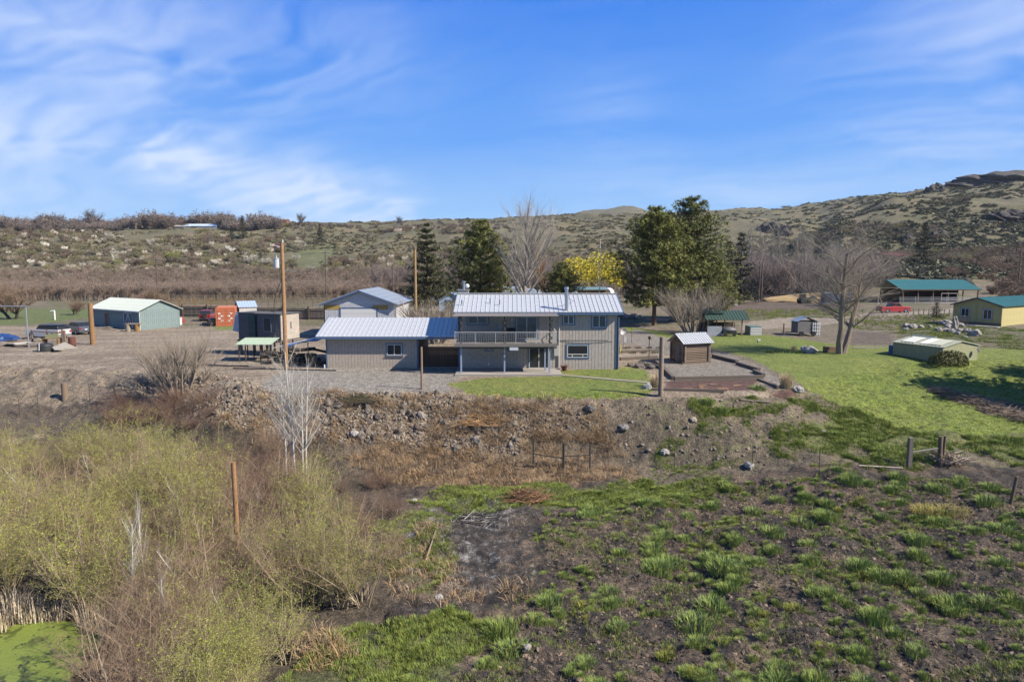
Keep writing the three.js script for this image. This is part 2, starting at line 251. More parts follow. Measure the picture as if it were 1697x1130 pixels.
function groundColor(x, z, y) {
  const d = -z, n1 = fbm(x * .9, z * .9, 4), n2 = fbm(x * .22 + 9, z * .22, 4), n3 = vnoise(x * 5.1, z * 5.1), n4 = fbm(x * 3.1 + 4, z * 3.1, 3);
  const wx = x + (n1 - .5) * 1.6 + (n4 - .5) * .8, wz = z + (fbm(x * .9 + 50, z * .9, 3) - .5) * 1.6;
  const b = terraceEdge(x, z); let c;
  if (d > 215) {
    const s = fbm(x * .03, z * .03, 5), q = fbm(x * .09 + 5, z * .09, 4), f = fbm(x * .3, z * .3, 3), st = fbm(x * .008 + 20, z * .05, 4);
    c = mix3(C.hill2, C.hill, sstep(.35, .62, s * .6 + q * .4)); c = mix3(c, C.hill3, sstep(.55, .7, q) * .7); c = mix3(c, [.13, .125, .075], sstep(.55, .66, f * .5 + st * .5) * .5);
    if (inside(Z.knoll, x, z)) c = mix3([.17, .2, .06], c, .25); if (inside(Z.hillGreen, x, z)) c = mix3([.14, .17, .06], c, .35);
    return c;
  }
  if (d > 108) { c = mix3(C.dirt2, [.17, .16, .075], sstep(.35, .6, n2)); c = mix3(c, [.2, .17, .1], n1 * .4); }
  else if (b > -.35) { c = mix3(C.dirt, C.dirt2, sstep(.42, .68, n2) * .7); c = mix3(c, [.47, .39, .29], sstep(.48, .66, fbm(x * .1 + 30, z * .55 + x * .06, 4)) * .7); c = mix3(c, [.2, .155, .11], sstep(.57, .7, fbm(x * .16 + 3, z * .8 + x * .1, 4)) * .55); if (x > 22) c = mix3(c, [.2, .17, .11], .7); }
  else if (d > 42 && b > -4.35) { c = mix3([.16, .125, .088], [.25, .185, .12], sstep(.4, .65, n2)); c = mix3(c, C.dirt, sstep(-2.2, -.4, b) * .55); if (x < -25) c = mix3(c, C.dirt, .75); if (x > 8) c = mix3(c, [.19, .155, .105], .6); c = mix3(c, [.10, .085, .06], sstep(.5, .7, n1) * .55); if (x > 9) c = mix3(c, [.16, .17, .06], sstep(.52, .66, n2 * .5 + n4 * .5) * .6); }
  else { c = mix3(C.burnt, C.char, sstep(.42, .58, n2 * .3 + n1 * .4 + n4 * .3)); c = mix3(c, [.024, .02, .017], sstep(.62, .76, fbm(x * 2.2 + 33, z * 2.2, 3)) * .8); c = mix3(c, [.2, .145, .098], sstep(.48, .7, fbm(x * .6 + 20, z * .6, 4)) * .85); c = mix3(c, [.24, .19, .13], sstep(.62, .75, n4) * .5); }
  const I = (q) => inside(q, wx + (n2 - .5) * 3, wz + (n4 - .5) * 1.2);
  if (I(Z.burnLeft)) c = mix3(c, [.10, .075, .055], .75);
  if (I(Z.litter)) c = mix3(C.litter, [.06, .05, .035], n1 * .8);
  if (I(Z.straw)) c = mix3([.26, .17, .09], [.09, .065, .045], sstep(.38, .62, n1));
  if (I(Z.rough)) c = mix3(C.rough, [.2, .19, .07], n1);
  if (I(Z.strip) || I(Z.strip3)) c = mix3([.10, .125, .035], [.15, .13, .06], n1);
  if (I(Z.strip2)) c = mix3([.12, .12, .05], [.18, .15, .08], n1);
  if (inside(Z.ash, wx + (n2 - .5) * 7 + (n4 - .5) * 2, wz + (fbm(x * .22 + 70, z * .22, 3) - .5) * 7)) c = mix3(mix3([.05, .042, .037], [.13, .1, .08], sstep(.4, .65, fbm(x * 1.4 + 8, z * 1.4, 3))), C.ash, sstep(.53, .66, n4 * .6 + n1 * .4));
  if (I(Z.field)) c = mix3(C.field, [.13, .095, .07], sstep(.4, .6, fbm(x * .08, z * .9, 3))); if (I(Z.field2)) c = mix3([.30, .215, .13], C.field, n1);
  if (I(Z.pasture)) c = mix3([.12, .19, .04], [.19, .2, .07], n2);
  if (I(Z.yellowYard)) c = mix3([.12, .13, .045], [.19, .16, .1], sstep(.4, .6, n1));
  if (I(Z.garden)) c = mix3([.22, .175, .13], [.15, .12, .09], n1);
  if (inside(Z.road, x + (n1 - .5), z + (n1 - .5) * 2)) c = mix3(C.road, C.dirt, n2);
  const wl = [x + (n1 - .5) * .5 + (n4 - .5) * .5, z + (n4 - .5) * .7];
  if (inside(Z.lawn, ...wl)) c = mix3(C.lawn, C.lawn2, sstep(.35, .65, n2 * .55 + n1 * .45) * .8);
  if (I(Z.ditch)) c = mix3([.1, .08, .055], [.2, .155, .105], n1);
  if (inside(Z.gravel, ...wl)) c = mix3(C.gravel, [.31, .28, .235], n1 * .8);
  if (inside(Z.houseLawn, ...wl)) c = mix3(C.lawn, [.27, .28, .06], sstep(.35, .62, n2 * .4 + n1 * .6) * .75);
  if (inside(Z.sideGravel, ...wl) || inside(Z.pad, x, z) || inside(Z.gravelPath, ...wl)) c = mix3([.36, .32, .27], [.24, .21, .175], n3 * .7);
  if (inside(Z.mulch, ...wl) || inside(Z.mulch2, ...wl)) c = mix3(C.mulch, [.2, .12, .09], n3 * .6);
  if (I(Z.yardGrass)) c = mix3(c, C.lawn, .8);
  const k = .8 + .22 * n3 + .2 * n4; return [c[0] * k, c[1] * k, c[2] * k];
}
{
  const ds = []; for (let d = 6; d < 90; d *= 1.0042) ds.push(d); for (let d = 90; d < 4400; d *= 1.0088) ds.push(d);
  const us = []; for (let u = -2.6; u < -.86; u += .03) us.push(u); for (let u = -.86; u < .86; u += .003) us.push(u); for (let u = .86; u <= 2.61; u += .03) us.push(u);
  const nx = us.length, nz = ds.length, pos = new Float32Array(nx * nz * 3), col = new Float32Array(nx * nz * 3), uv = new Float32Array(nx * nz * 2), idx = [];
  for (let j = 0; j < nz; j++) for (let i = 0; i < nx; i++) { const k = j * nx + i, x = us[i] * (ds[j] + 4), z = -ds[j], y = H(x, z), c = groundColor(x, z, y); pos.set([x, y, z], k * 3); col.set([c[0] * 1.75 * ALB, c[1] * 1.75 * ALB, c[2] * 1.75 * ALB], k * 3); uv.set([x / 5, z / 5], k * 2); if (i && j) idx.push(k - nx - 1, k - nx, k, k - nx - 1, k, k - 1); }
  const g = new THREE.BufferGeometry(); g.setAttribute('position', new THREE.BufferAttribute(pos, 3)); g.setAttribute('color', new THREE.BufferAttribute(col, 3)); g.setAttribute('uv', new THREE.BufferAttribute(uv, 2)); g.setIndex(idx); g.computeVertexNormals();
  const m = new THREE.MeshStandardMaterial({ vertexColors: true, map: groundTex, bumpMap: groundTex, bumpScale: .05, roughness: 1 }); m.color.setRGB(1, 1, 1); m.side = THREE.DoubleSide;
  const o = new THREE.Mesh(g, m); o.name = 'ground'; o.castShadow = o.receiveShadow = true; o.userData = { kind: 'structure', label: 'earth terrace, burnt slope, lawns and sagebrush hills', category: 'ground' }; scene.add(o);
}

// ---------------------------------------------------------------- plant builders
function bareTree(seed, o) {                                   // returns { wood, twigs } geometries; o: h, r, spread, levels, kids, col, twigCol, twigLen, up
  const r = rng(seed), bw = new B(), bt = new B();
  const grow = (a, dir, len, rad, lv) => {
    const seg = lv === 0 ? 7 : 3; let p = a.slice(), d = dir.slice(), q = rad;
    for (let s = 0; s < seg; s++) {
      const k = (o.crook ?? .16) * (lv ? 1 : o.straight ?? 1); d = [d[0] + (r() - .5) * k * 2, d[1] + (r() - .5) * k + (o.up ?? .05), d[2] + (r() - .5) * k * 2]; const L = Math.hypot(...d); d = d.map((v) => v / L);
      const n = p.map((v, i) => v + d[i] * len / seg), q2 = q * (lv === 0 ? .87 : .76), p0 = p; (lv < 2 ? bw : bt).limb(p, n, q, q2, lv === 0 ? 8 : lv === 1 ? 5 : 3, vary(r, lv < 2 ? o.col : o.twigCol, .2)); p = n; q = q2;
      if (lv < o.levels && (lv > 0 || s >= (o.clear ?? 1) * 1.4)) { const kk = Math.round(o.kids[lv] / seg * (lv === 0 ? seg / (seg - (o.clear ?? 1)) : 1) + r() * .7 - .1); for (let c = 0; c < kk; c++) { const az = r() * 6.283, sp = o.spread[lv] * (.7 + r() * .7), f0 = r(), st = p0.map((v, i) => lerp(v, p[i], f0)), kf = lv === 0 ? 1.25 - .75 * s / seg : 1; let e = [d[0] + Math.cos(az) * sp, d[1] + (r() - .2) * sp * .5, d[2] + Math.sin(az) * sp]; const M2 = Math.hypot(...e); e = e.map((v) => v / M2); grow(st, e, len * kf * o.ratio[lv] * (.65 + r() * .6), q * (o.kr ?? .55), lv + 1); } }
    }
  };
  const stems = o.stems || 1; for (let s = 0; s < stems; s++) { const az = s / stems * 6.283 + r(), sp = stems > 1 ? (o.stemSpread ?? .35) : .05; grow([Math.cos(az) * o.r * (stems > 1 ? (o.stemGap ?? 1.1) : 0), -.3, Math.sin(az) * o.r * (stems > 1 ? (o.stemGap ?? 1.1) : 0)], [Math.cos(az) * sp * (.5 + r()), 1, Math.sin(az) * sp * (.5 + r())].map((v, i, A) => v / Math.hypot(...A)), o.len * (.8 + r() * .35), o.r, 0); }
  return { wood: bw.geo(), twigs: bt.geo() };
}
function fuzz(g, n, size, col, seed) { const r = rng(seed), b = new B(), p = g.attributes.position; for (let i = 0; i < n; i++) { const k = Math.floor(r() * p.count); b.leaf(r, [p.getX(k) + (r() - .5) * size * 3, p.getY(k) + (r() - .5) * size * 3, p.getZ(k) + (r() - .5) * size * 3], size, vary(r, col, .3)); } return mergeGeometries([g, b.geo()]); }
function pine(seed, h, rad, col, o = {}) {                      // trunk, and a crown of needle tufts on real branches
  const r = rng(seed), bw = new B(), bf = new B(), bark = [.16, .105, .07];
  for (let s = 0; s < 8; s++) bw.limb([0, s * h / 8 - .3 * !s, 0], [0, (s + 1) * h / 8, 0], .028 * h * (1 - s / 8.6) * .62, .028 * h * (1 - (s + 1) / 8.6) * .62, 7, vary(r, bark, .2));
  const nb = o.nb || 95, low = o.low ?? .14;
  for (let i = 0; i < nb; i++) {
    const tier = o.tiers || 13, tq = (i + r()) / nb, t = low + (1 - low) * Math.pow(lerp(tq, (Math.floor(tq * tier) + .5 + (r() - .5) * .45) / tier, .8), .92), y = t * h, az = i * 2.4 + r() * .9, tt = (t - low) / (1 - low);
    const env = (o.cone ? 1 - tt : Math.pow(Math.sin(Math.PI * clamp(.12 + tt * .88)), .62) * (1.08 - tt * .62)), L = rad * env * (.62 + r() * .55) + .25; const rise = (o.cone ? -.12 : .12) + tt * .5 + (r() - .5) * .25;
    const ca = Math.cos(az), sa = Math.sin(az), e = [ca * L, y + rise * L, sa * L]; bw.limb([0, y, 0], e, .05 + .05 * (1 - tt), .015, 4, vary(r, bark, .2));
    const nt = Math.max(3, Math.round(L * (o.tufts || 4.2)));
    for (let k = 0; k < nt; k++) {
      const f = .28 + .76 * (k + r()) / nt, wob = L * .2, c = [e[0] * f + (r() - .5) * wob * 2, y + rise * L * f + (r() - .35) * wob * 1.3, e[2] * f + (r() - .5) * wob * 2], base = vary(r, col, .45), n = o.needles || 15, s = (o.size || .42) * (.7 + r() * .6);
      for (let q = 0; q < n; q++) { const th = r() * 6.283, ph = Math.acos(r() * 1.7 - .7), D = [Math.sin(ph) * Math.cos(th), Math.cos(ph), Math.sin(ph) * Math.sin(th)], w = s * .13, T = [c[0] + D[0] * s, c[1] + D[1] * s, c[2] + D[2] * s], nx = -D[2], nz = D[0]; bf.tri([c[0] + nx * w, c[1] + (r() - .5) * w, c[2] + nz * w], [c[0] - nx * w, c[1] + (r() - .5) * w, c[2] - nz * w], T, vary(r, base, .18)); }
    }
  }
  return { trunk: bw.geo(), crown: bf.geo() };
}
function shrub(seed, h, o) {                                     // many stems fanned from the base, side twigs, small leaves
  const r = rng(seed), bs = new B(), bl = new B();
  for (let s = 0; s < o.stems; s++) {
    const az = r() * 6.283, lean = (o.lean ?? .45) * Math.sqrt(r()), H0 = h * (.6 + r() * .5); let p = [Math.cos(az) * r() * h * .14, -.15, Math.sin(az) * r() * h * .14], d = [Math.cos(az) * lean, 1, Math.sin(az) * lean], q = o.rad * (.6 + r() * .7); const col = vary(r, o.col, .35);
    for (let k = 0; k < 5; k++) {
      d = [d[0] + (r() - .5) * .3, d[1] + (r() - .5) * .12, d[2] + (r() - .5) * .3]; const L = Math.hypot(...d), n = p.map((v, i) => v + d[i] / L * H0 / 5); bs.limb(p, n, q, q * .75, 3, col); q *= .75;
      if (k > 0) for (let c = 0; c < o.side; c++) {
        const a2 = r() * 6.283, l2 = h * (.1 + r() * .2), e = [n[0] + Math.cos(a2) * l2 * .8, n[1] + l2 * (.2 + r() * .8), n[2] + Math.sin(a2) * l2 * .8]; bs.limb(n, e, q * .55, q * .22, 3, vary(r, o.twig || o.col, .35));
        for (let t = 0; t < o.sub; t++) { const f = .25 + r() * .75, b0 = n.map((v, i) => lerp(v, e[i], f)), l3 = h * (.05 + r() * .1), e2 = [b0[0] + (r() - .5) * l3 * 1.7, b0[1] + l3 * (r() * 1.1 - .15), b0[2] + (r() - .5) * l3 * 1.7]; bs.limb(b0, e2, q * .3, q * .12, 3, vary(r, o.twig || o.col, .35)); for (let g = 0; g < o.leaves; g++) bl.leaf(r, b0.map((v, i) => lerp(v, e2[i], r() * 1.1)), o.leafSize || .05, vary(r, o.leaf, .35)); }
      }
      p = n;
    }
  }
  return { stems: bs.geo(), leaves: o.leaves ? bl.geo() : null };
}
function tuft(seed, n, h, w, cols, lean = .7, bw = .022) { const r = rng(seed), b = new B(); for (let i = 0; i < n; i++) { const a = r() * 6.283, q = Math.sqrt(r()) * w, H0 = h * (.45 + r() * .75) * (1 - .35 * q / w); b.blade([Math.cos(a) * q, -.04, Math.sin(a) * q], H0, bw * (.7 + r() * .7), a + (r() - .5) * 2.2, r() * lean, vary(r, cols[Math.floor(r() * cols.length)], .28)); } return b.geo(); }
function rockGeo(seed, flat = .75, jag = .35) { const g = new THREE.IcosahedronGeometry(1, 1), r = rng(seed), p = g.attributes.position, m = new Map(); for (let i = 0; i < p.count; i++) { const k = [p.getX(i), p.getY(i), p.getZ(i)].map((v) => v.toFixed(3)).join(); if (!m.has(k)) m.set(k, 1 - jag / 2 + r() * jag); const s = m.get(k); p.setXYZ(i, p.getX(i) * s, p.getY(i) * s * flat, p.getZ(i) * s * .9); } g.computeVertexNormals(); return g; }
function boulder(seed, flat = .75) { const g = new THREE.IcosahedronGeometry(1, 3), p = g.attributes.position, r = rng(seed), o = r() * 90; for (let i = 0; i < p.count; i++) { const x = p.getX(i), y = p.getY(i), z = p.getZ(i), s = .5 + .62 * fbm(x * 1.7 + o + y, z * 1.7 + y * 1.4 + o, 3) + .34 * Math.round(4 * fbm(x * 3.3 + o, z * 3.3 + y * 3, 2)) / 4; p.setXYZ(i, x * s, y * s * flat, z * s); } g.computeVertexNormals(); return g; }
const stoneMat = (r, g, b) => M(r, g, b, .95, { map: grainTex, bump: .02 });
function inst(name, geo, mat, list, label, category, parent) {   // what nobody could count
  const o = new THREE.InstancedMesh(geo, mat, list.length), m = new THREE.Matrix4(), q = new THREE.Quaternion(), e = new THREE.Euler();
  list.forEach((a, i) => { e.set(a.rx || 0, a.ry || 0, a.rz || 0); q.setFromEuler(e); m.compose(a.p, q, Array.isArray(a.s) ? new THREE.Vector3(...a.s) : new THREE.Vector3(a.s, a.s, a.s)); o.setMatrixAt(i, m); if (a.c) o.setColorAt(i, new THREE.Color().setRGB(...a.c)); });
  o.name = parent ? name : numbered(name); o.userData.kind = 'stuff'; o.castShadow = o.receiveShadow = true; if (!parent) tag(o, label, category); (parent || scene).add(o); return o;
}
const polyPick = (r, q, n, fn) => { for (let i = 0, k = 0; i < n && k < n * 30; k++) { const x = rr(r, q.x0, q.x1), z = rr(r, q.z0, q.z1); if (inside(q, x, z) && fn(x, z) !== false) i++; } };

// ---------------------------------------------------------------- far vegetation: scrub on the hills, orchard, thickets
{
  const r = rng(201);
  const clump = (seed, n, flat) => { const q = rng(seed), b = new B(); for (let i = 0; i < n; i++) { const a = q() * 6.283, e = Math.acos(q()), k = .55 + .5 * q(), c = [Math.cos(a) * Math.sin(e) * k, Math.cos(e) * k * flat, Math.sin(a) * Math.sin(e) * k]; b.leaf(q, c, .3, vary(q, [1, 1, 1], .3)); } return b.geo(); };
  const sage = clump(1, 130, .75), puff = clump(2, 170, 1.0);
  const L1 = [], L2 = [];
  for (let i = 0; i < 90000 && L1.length < 22000; i++) {
    const u = rr(r, -.95, .95), d = 225 * Math.pow(5, Math.pow(r(), 1.25)), x = u * d, z = -d, right = sstep(.25, .5, u), n = fbm(x * .018 + 7, z * .018, 4), n2 = fbm(x * .07, z * .07 + 3, 3);
    if (n * .55 + n2 * .45 < 0.485 - right * .025) continue; const s = rr(r, .4, 1.4) * (right > .5 ? 1.4 : 1.1) * (1 + d / 1400);
    const dark = r(); L1.push({ p: ground(x, z), s: [s * rr(r, .9, 1.7), s * rr(r, .6, 1), s * rr(r, .9, 1.5)], ry: r() * 6, c: vary(r, right > .5 ? [.15, .148, .09] : dark < .5 ? [.17, .158, .095] : [.21, .185, .115], .3) });
  }
  inst('sagebrush', sage, VC, L1, 'low grey green sagebrush dotted over the hillsides', 'sagebrush');
  const tones = [[.19, .155, .115], [.15, .115, .085], [.135, .13, .07], [.23, .20, .15], [.17, .16, .07], [.11, .085, .065]];
  const bushT = bareTree(71, { h: 4, len: 1.9, r: .075, stems: 7, stemSpread: .55, stemGap: 3, levels: 3, kids: [6, 5, 5], spread: [.7, .8, .9], ratio: [.6, .55, .5], col: [1, .95, .9], twigCol: [1, .97, .93], clear: 0 });
  const fz = new B(), fr2 = rng(72); { const tp = bushT.twigs.attributes.position; for (let i = 0; i < 900; i++) { const k = Math.floor(fr2() * tp.count); fz.leaf(fr2, [tp.getX(k) + (fr2() - .5) * .3, tp.getY(k) + (fr2() - .5) * .3, tp.getZ(k) + (fr2() - .5) * .3], .13, vary(fr2, [1, .97, .93], .25)); } } const bush = mergeGeometries([bushT.wood, bushT.twigs, fz.geo()]);
  for (let i = 0; i < 14000 && L2.length < 4600; i++) {
    const u = rr(r, -.95, .9), d = rr(r, 275, 540), x = u * d, z = -d, n = fbm(x * .016 + 31, z * .016, 3); const foot = d < 345;
    if (u > .1 && d > 330 && n < .66) continue; if (u > -.3 && d > 380 && n < .6) continue; if (!foot && n < .38) continue; if (inside(Z.hillGreen, x, z) || inside(Z.knoll, x, z)) continue;
    const pale = r() < .13 && u < -.1; L2.push({ p: ground(x, z), s: rr(r, .7, 1.7) * (pale ? .8 : 1), ry: r() * 6, c: vary(r, pale ? [.8, .76, .66] : tones[Math.floor((n * 37 + r() * 2)) % 6].map((v) => v * 1.35), .3) });
  }
  inst('hill_scrub', bush, VC, L2, 'brown and pale leafless scrub covering the foot of the hill', 'scrub');
  // ridge line trees
  const L3 = []; for (let i = 0; i < 700; i++) { const px = i < 540 ? rr(r, -120, 460) : rr(r, 460, 860), d = px > 283 && px < 364 ? rr(r, 572, 590) : rr(r, 512, 545), p = P(px, d, 40); L3.push({ p: ground(p.x, p.z), s: (i < 540 ? 1.1 + 4.2 * Math.pow(r(), 2.0) * (.35 + 1.1 * fbm(px * .03, 3, 2)) : rr(r, .5, 1.3)), ry: r() * 6, c: vary(r, [.21, .175, .16], .3) }); }
  inst('ridge_thicket', bush, VC, L3, 'leafless grey trees and scrub along the skyline of the bench', 'thicket');
  // orchard rows behind the corrals
  const ot = bareTree(81, { h: 5, len: 2.2, r: .12, levels: 3, kids: [7, 6, 6], spread: [.75, .7, .8], ratio: [.75, .6, .5], col: [.9, .85, .85], twigCol: [1, .9, .86], clear: 1, up: .1 }), og = mergeGeometries([ot.wood, fuzz(ot.twigs, 500, .09, [1, .92, .88], 82)]);
  const L4 = []; for (let row = 0; row < 24; row++) for (let px = -160; px < 760; px += 5.6) { const d = 186 + row * 5.6; if (px > 640 && d < 215) continue; const p = P(px + rr(r, -3, 3), d + rr(r, -1.2, 1.2), 0); L4.push({ p: ground(p.x, p.z), s: rr(r, .85, 1.5), ry: r() * 6, c: vary(r, [.25, .205, .165], .3) }); }
  inst('orchard_trees', og, VC, L4, 'rows of leafless brown orchard trees below the hillside', 'orchard');
  // grey thicket at the foot of the right hills
  const L5 = []; for (let i = 0; i < 620; i++) { const px = i < 300 ? rr(r, 1170, 1480) : rr(r, 1500, 1760), d = i < 300 ? rr(r, 218, 300) : rr(r, px > 1640 ? 178 : 225, 330), p = P(px, d, 0); if (inside(Z.knoll, p.x, p.z) || (px > 1440 && px < 1530 && d > 240)) continue; L5.push({ p: ground(p.x, p.z), s: (i < 300 ? rr(r, 1.3, 3.0) : rr(r, .7, 1.5)) * (px > 1440 && px < 1560 ? .45 : 1), ry: r() * 6, c: vary(r, i < 300 ? [.26, .22, .175] : [.22, .155, .11], .3) }); }
  inst('creek_thicket', bush, VC, L5, 'grey and russet leafless thicket at the foot of the right hills', 'thicket');
  const L6 = []; for (let i = 0; i < 260; i++) { const px = rr(r, 690, 1060), d = rr(r, 225, 300), p = P(px, d, 0); L6.push({ p: ground(p.x, p.z), s: rr(r, .9, 1.9), ry: r() * 6, c: vary(r, [.22, .18, .14], .3) }); }
  inst('valley_thicket', bush, VC, L6, 'brown leafless thicket in the valley behind the house', 'thicket');
  // pale blossoming and lime bushes one can tell apart on the bench
  const bt = new THREE.Group();
  const bloom = (name, label, col, list, grp) => { const m = M(...col, .95); list.forEach(([px, py, s], i) => { const g = G(px, py), o = solo(name, bush, m, label, 'bush', g, grp); o.scale.setScalar(s); o.rotation.y = i * 1.7; }); };
  void bt;
  bloom('blossom_bush', 'pale cream blossoming bush on the scrubby bench slope', [.52, .49, .40], [[180, 396, 1.9], [250, 405, 1.7], [190, 425, 1.7], [150, 404, 1.4], [320, 412, 1.1], [415, 436, 2.3], [440, 440, 2.0], [490, 432, 1.7]], 'cream blossoming bushes on the bench');
  bloom('lime_bush', 'yellow green budding bush on the bench slope above the orchard', [.26, .27, .075], [[285, 432, 2.6], [668, 448, 2.4], [195, 440, 1.6], [590, 458, 1.4], [1320, 440, 1.7]], 'yellow green bushes on the slope');
  bloom('purple_tree', 'purple flowering tree beside the cabin on the bench', [.20, .10, .19], [[462, 412, 1.7]]);
}

// ---------------------------------------------------------------- conifers and single trees
function tree(name, label, parts, pos, turn = 0, s = 1, group) { const t = thing(name, label, 'tree', pos, turn, group); part('trunk', parts.trunk || parts.wood, VC, t); part('crown', parts.crown || parts.twigs, VC, t); if (typeof s === 'number') t.scale.setScalar(s); else t.scale.set(...s); return t; }
{
  const green = [.25, .265, .07];
  const pA = pine(11, 18, 6.4, green, { nb: 170, low: .14, tufts: 5.6, size: .52 }), pB = pine(12, 20, 6.0, [.24, .26, .085], { nb: 170, low: .16, tufts: 5.4, size: .52 }), pC = pine(13, 16, 5.2, [.24, .255, .068], { nb: 160, low: .08, tufts: 5.6, size: .5 }), pD = pine(14, 17, 5.0, [.135, .14, .062], { nb: 150, low: .1, cone: 1, tufts: 6, size: .5 });
  tree('pine_tree', 'broad bushy pine just right of the house roof', pA, P(1084, 108), .3, [1.18, 1.02, 1.18]);
  tree('pine_tree', 'tallest pine with pointed crown behind the broad pine', pB, P(1142, 115), 1.1, [1.25, 1.03, 1.25]);
  tree('pine_tree', 'smaller rounded pine at the foot of the tallest pine', pC, P(1182, 122), 2.2, [.95, .68, .95]);
  tree('pine_tree', 'full green pine between the blue gabled shed and bare poplar', pC, P(797, 100), 4, [1.12, .99, 1.12]);
  tree('pine_tree', 'dark ragged conifer beside the tan pole behind the shop', pD, P(709, 128), .7, [1.15, 1.02, 1.15]);
  tree('pine_tree', 'green pine partly hidden right of the bare poplar', pC, P(930, 112), 2.9, [.8, .62, .8]);
  const sm = pine(15, 10, 2.2, [.055, .066, .035], { nb: 60, cone: 1, low: .03, tufts: 5, size: .5, needles: 11 });
  for (const [px, d, s, label] of [[1205, 178, 1.55, 'dark upright conifer left of its taller twin by the plowed field'], [1226, 172, 1.75, 'tall dark conifer at the edge of the plowed field'], [1528, 258, 1.6, 'dark cone shaped conifer beside the red roofed hill house'], [427, 540, 1.0, 'small pointed conifer on the skyline left of the brown house'], [405, 470, 1.55, 'blue grey conifer above the blossoming bushes on the bench'], [386, 455, 1.1, 'slim dark conifer left of the blue grey conifer'], [532, 440, 1.2, 'small conifer on the green patch of the bench']]) { const p = P(px, d, 0); tree('conifer_tree', label, sm, ground(p.x, p.z), px, [s * 1.25, s, s * 1.25]); }
  { const p = G(1552, 527); tree('conifer_tree', 'small clipped cone evergreen in front of the cream cottage', sm, p, 1, [.55, .26, .55]); }
  // shadow of a tree beyond the right edge falls over the lawn
  tree('pine_tree', 'tall pine at the right edge of the lawn beyond the low shed', pA, ground(51, -54), 2, [1.0, .74, 1.0]);
  tree('pine_tree', 'pine beside the tall pine at the right edge of the lawn', pB, ground(62, -59), 1, [1.0, .66, 1.0]);
  // bare poplar behind the house
  const pop = bareTree(21, { len: 15.5, r: .34, levels: 3, kids: [44, 10, 9], spread: [.7, .55, .6], ratio: [.44, .5, .42], kr: .45, col: [.3, .27, .23], twigCol: [.45, .4, .34], clear: 1, up: .1, crook: .07 });
  tree('poplar_tree', 'tall leafless pale poplar behind the house roof', pop, P(866, 95), 0, [1.2, 1.1, 1.2]);
  const brown = bareTree(25, { len: 7, r: .2, levels: 3, kids: [14, 7, 6], spread: [.6, .6, .6], ratio: [.5, .5, .45], col: [.2, .12, .07], twigCol: [.28, .15, .075], clear: 1, up: .1 });
  tree('dead_tree', 'rust brown bare tree between poplar and yellow willow', brown, P(912, 116), 1, 1.5);
  // yellow willow and leafless round trees behind the house
  const yw = new B(), yr = rng(31); for (let i = 0; i < 7500; i++) { const a = yr() * 6.283, e = Math.acos(yr() * 1.75 - .75), lob = .82 + .3 * fbm(a * 1.6 + 9, e * 2, 3), k = lob * Math.pow(yr(), .22), L3b = [[-3.6, 7.8, 4.6, 4.2], [3.2, 8.8, 5.2, 4.8], [0, 6.8, 6.2, 3.4], [6, 6.4, 3, 3]][i % 4], c = [L3b[0] + Math.cos(a) * Math.sin(e) * L3b[2] * k, L3b[1] + Math.cos(e) * L3b[3] * k, Math.sin(a) * Math.sin(e) * 5 * k]; yw.leaf(yr, c, .3, vary(yr, [.6, .5, .035], .4)); }
  const yt = bareTree(32, { len: 6, r: .4, levels: 2, kids: [10, 7], spread: [.8, .6], ratio: [.7, .5], col: [.17, .13, .08], twigCol: [.3, .25, .08], clear: 1 });
  { const t = thing('willow_tree', 'bright yellow willow in early leaf behind the house', 'tree', P(978, 168)); part('trunk', mergeGeometries([yt.wood, yt.twigs]), VC, t); part('crown', yw.geo(), VC, t); }
  const round = bareTree(33, { len: 4.2, r: .18, stems: 3, stemSpread: .4, levels: 3, kids: [13, 9, 8], spread: [.8, .65, .6], ratio: [.7, .55, .5], col: [.2, .16, .14], twigCol: [.27, .215, .19], clear: 0, up: .1 });
  round.twigs = fuzz(round.twigs, 2600, .07, [.27, .215, .19], 35);
  for (const [px, d, s, l] of [[963, 150, 1.15, 'round leafless mauve brown tree left of the flagpole'], [1012, 152, 1.2, 'round leafless mauve brown tree right of the flagpole'], [1255, 195, 2.3, 'leafless brown tree left of its twin behind the plowed field'], [1296, 192, 2.3, 'leafless dark brown tree on the green patch behind the plowed field'], [1345, 205, 2.5, 'wide leafless grey tree behind the yellow straw heap'], [1420, 208, 2.3, 'leafless grey tree behind the big bare tree']]) tree('bare_tree', l, round, P(px, d), px, s);
  const tallpale = bareTree(34, { len: 11, r: .2, stems: 3, stemSpread: .22, levels: 3, kids: [18, 7, 5], spread: [.5, .5, .5], ratio: [.4, .45, .4], col: [.36, .32, .26], twigCol: [.36, .32, .25], clear: 1, up: .12, crook: .07 });
  tallpale.twigs = fuzz(tallpale.twigs, 3500, .07, [.36, .32, .25], 36); tree('bare_tree', 'tall pale leafless cottonwood above the dark conifers', tallpale, P(1250, 232), .5, 1.9); tree('bare_tree', 'pale leafless cottonwood behind the dark conifer pair', tallpale, P(1212, 240), 2.5, 1.5);
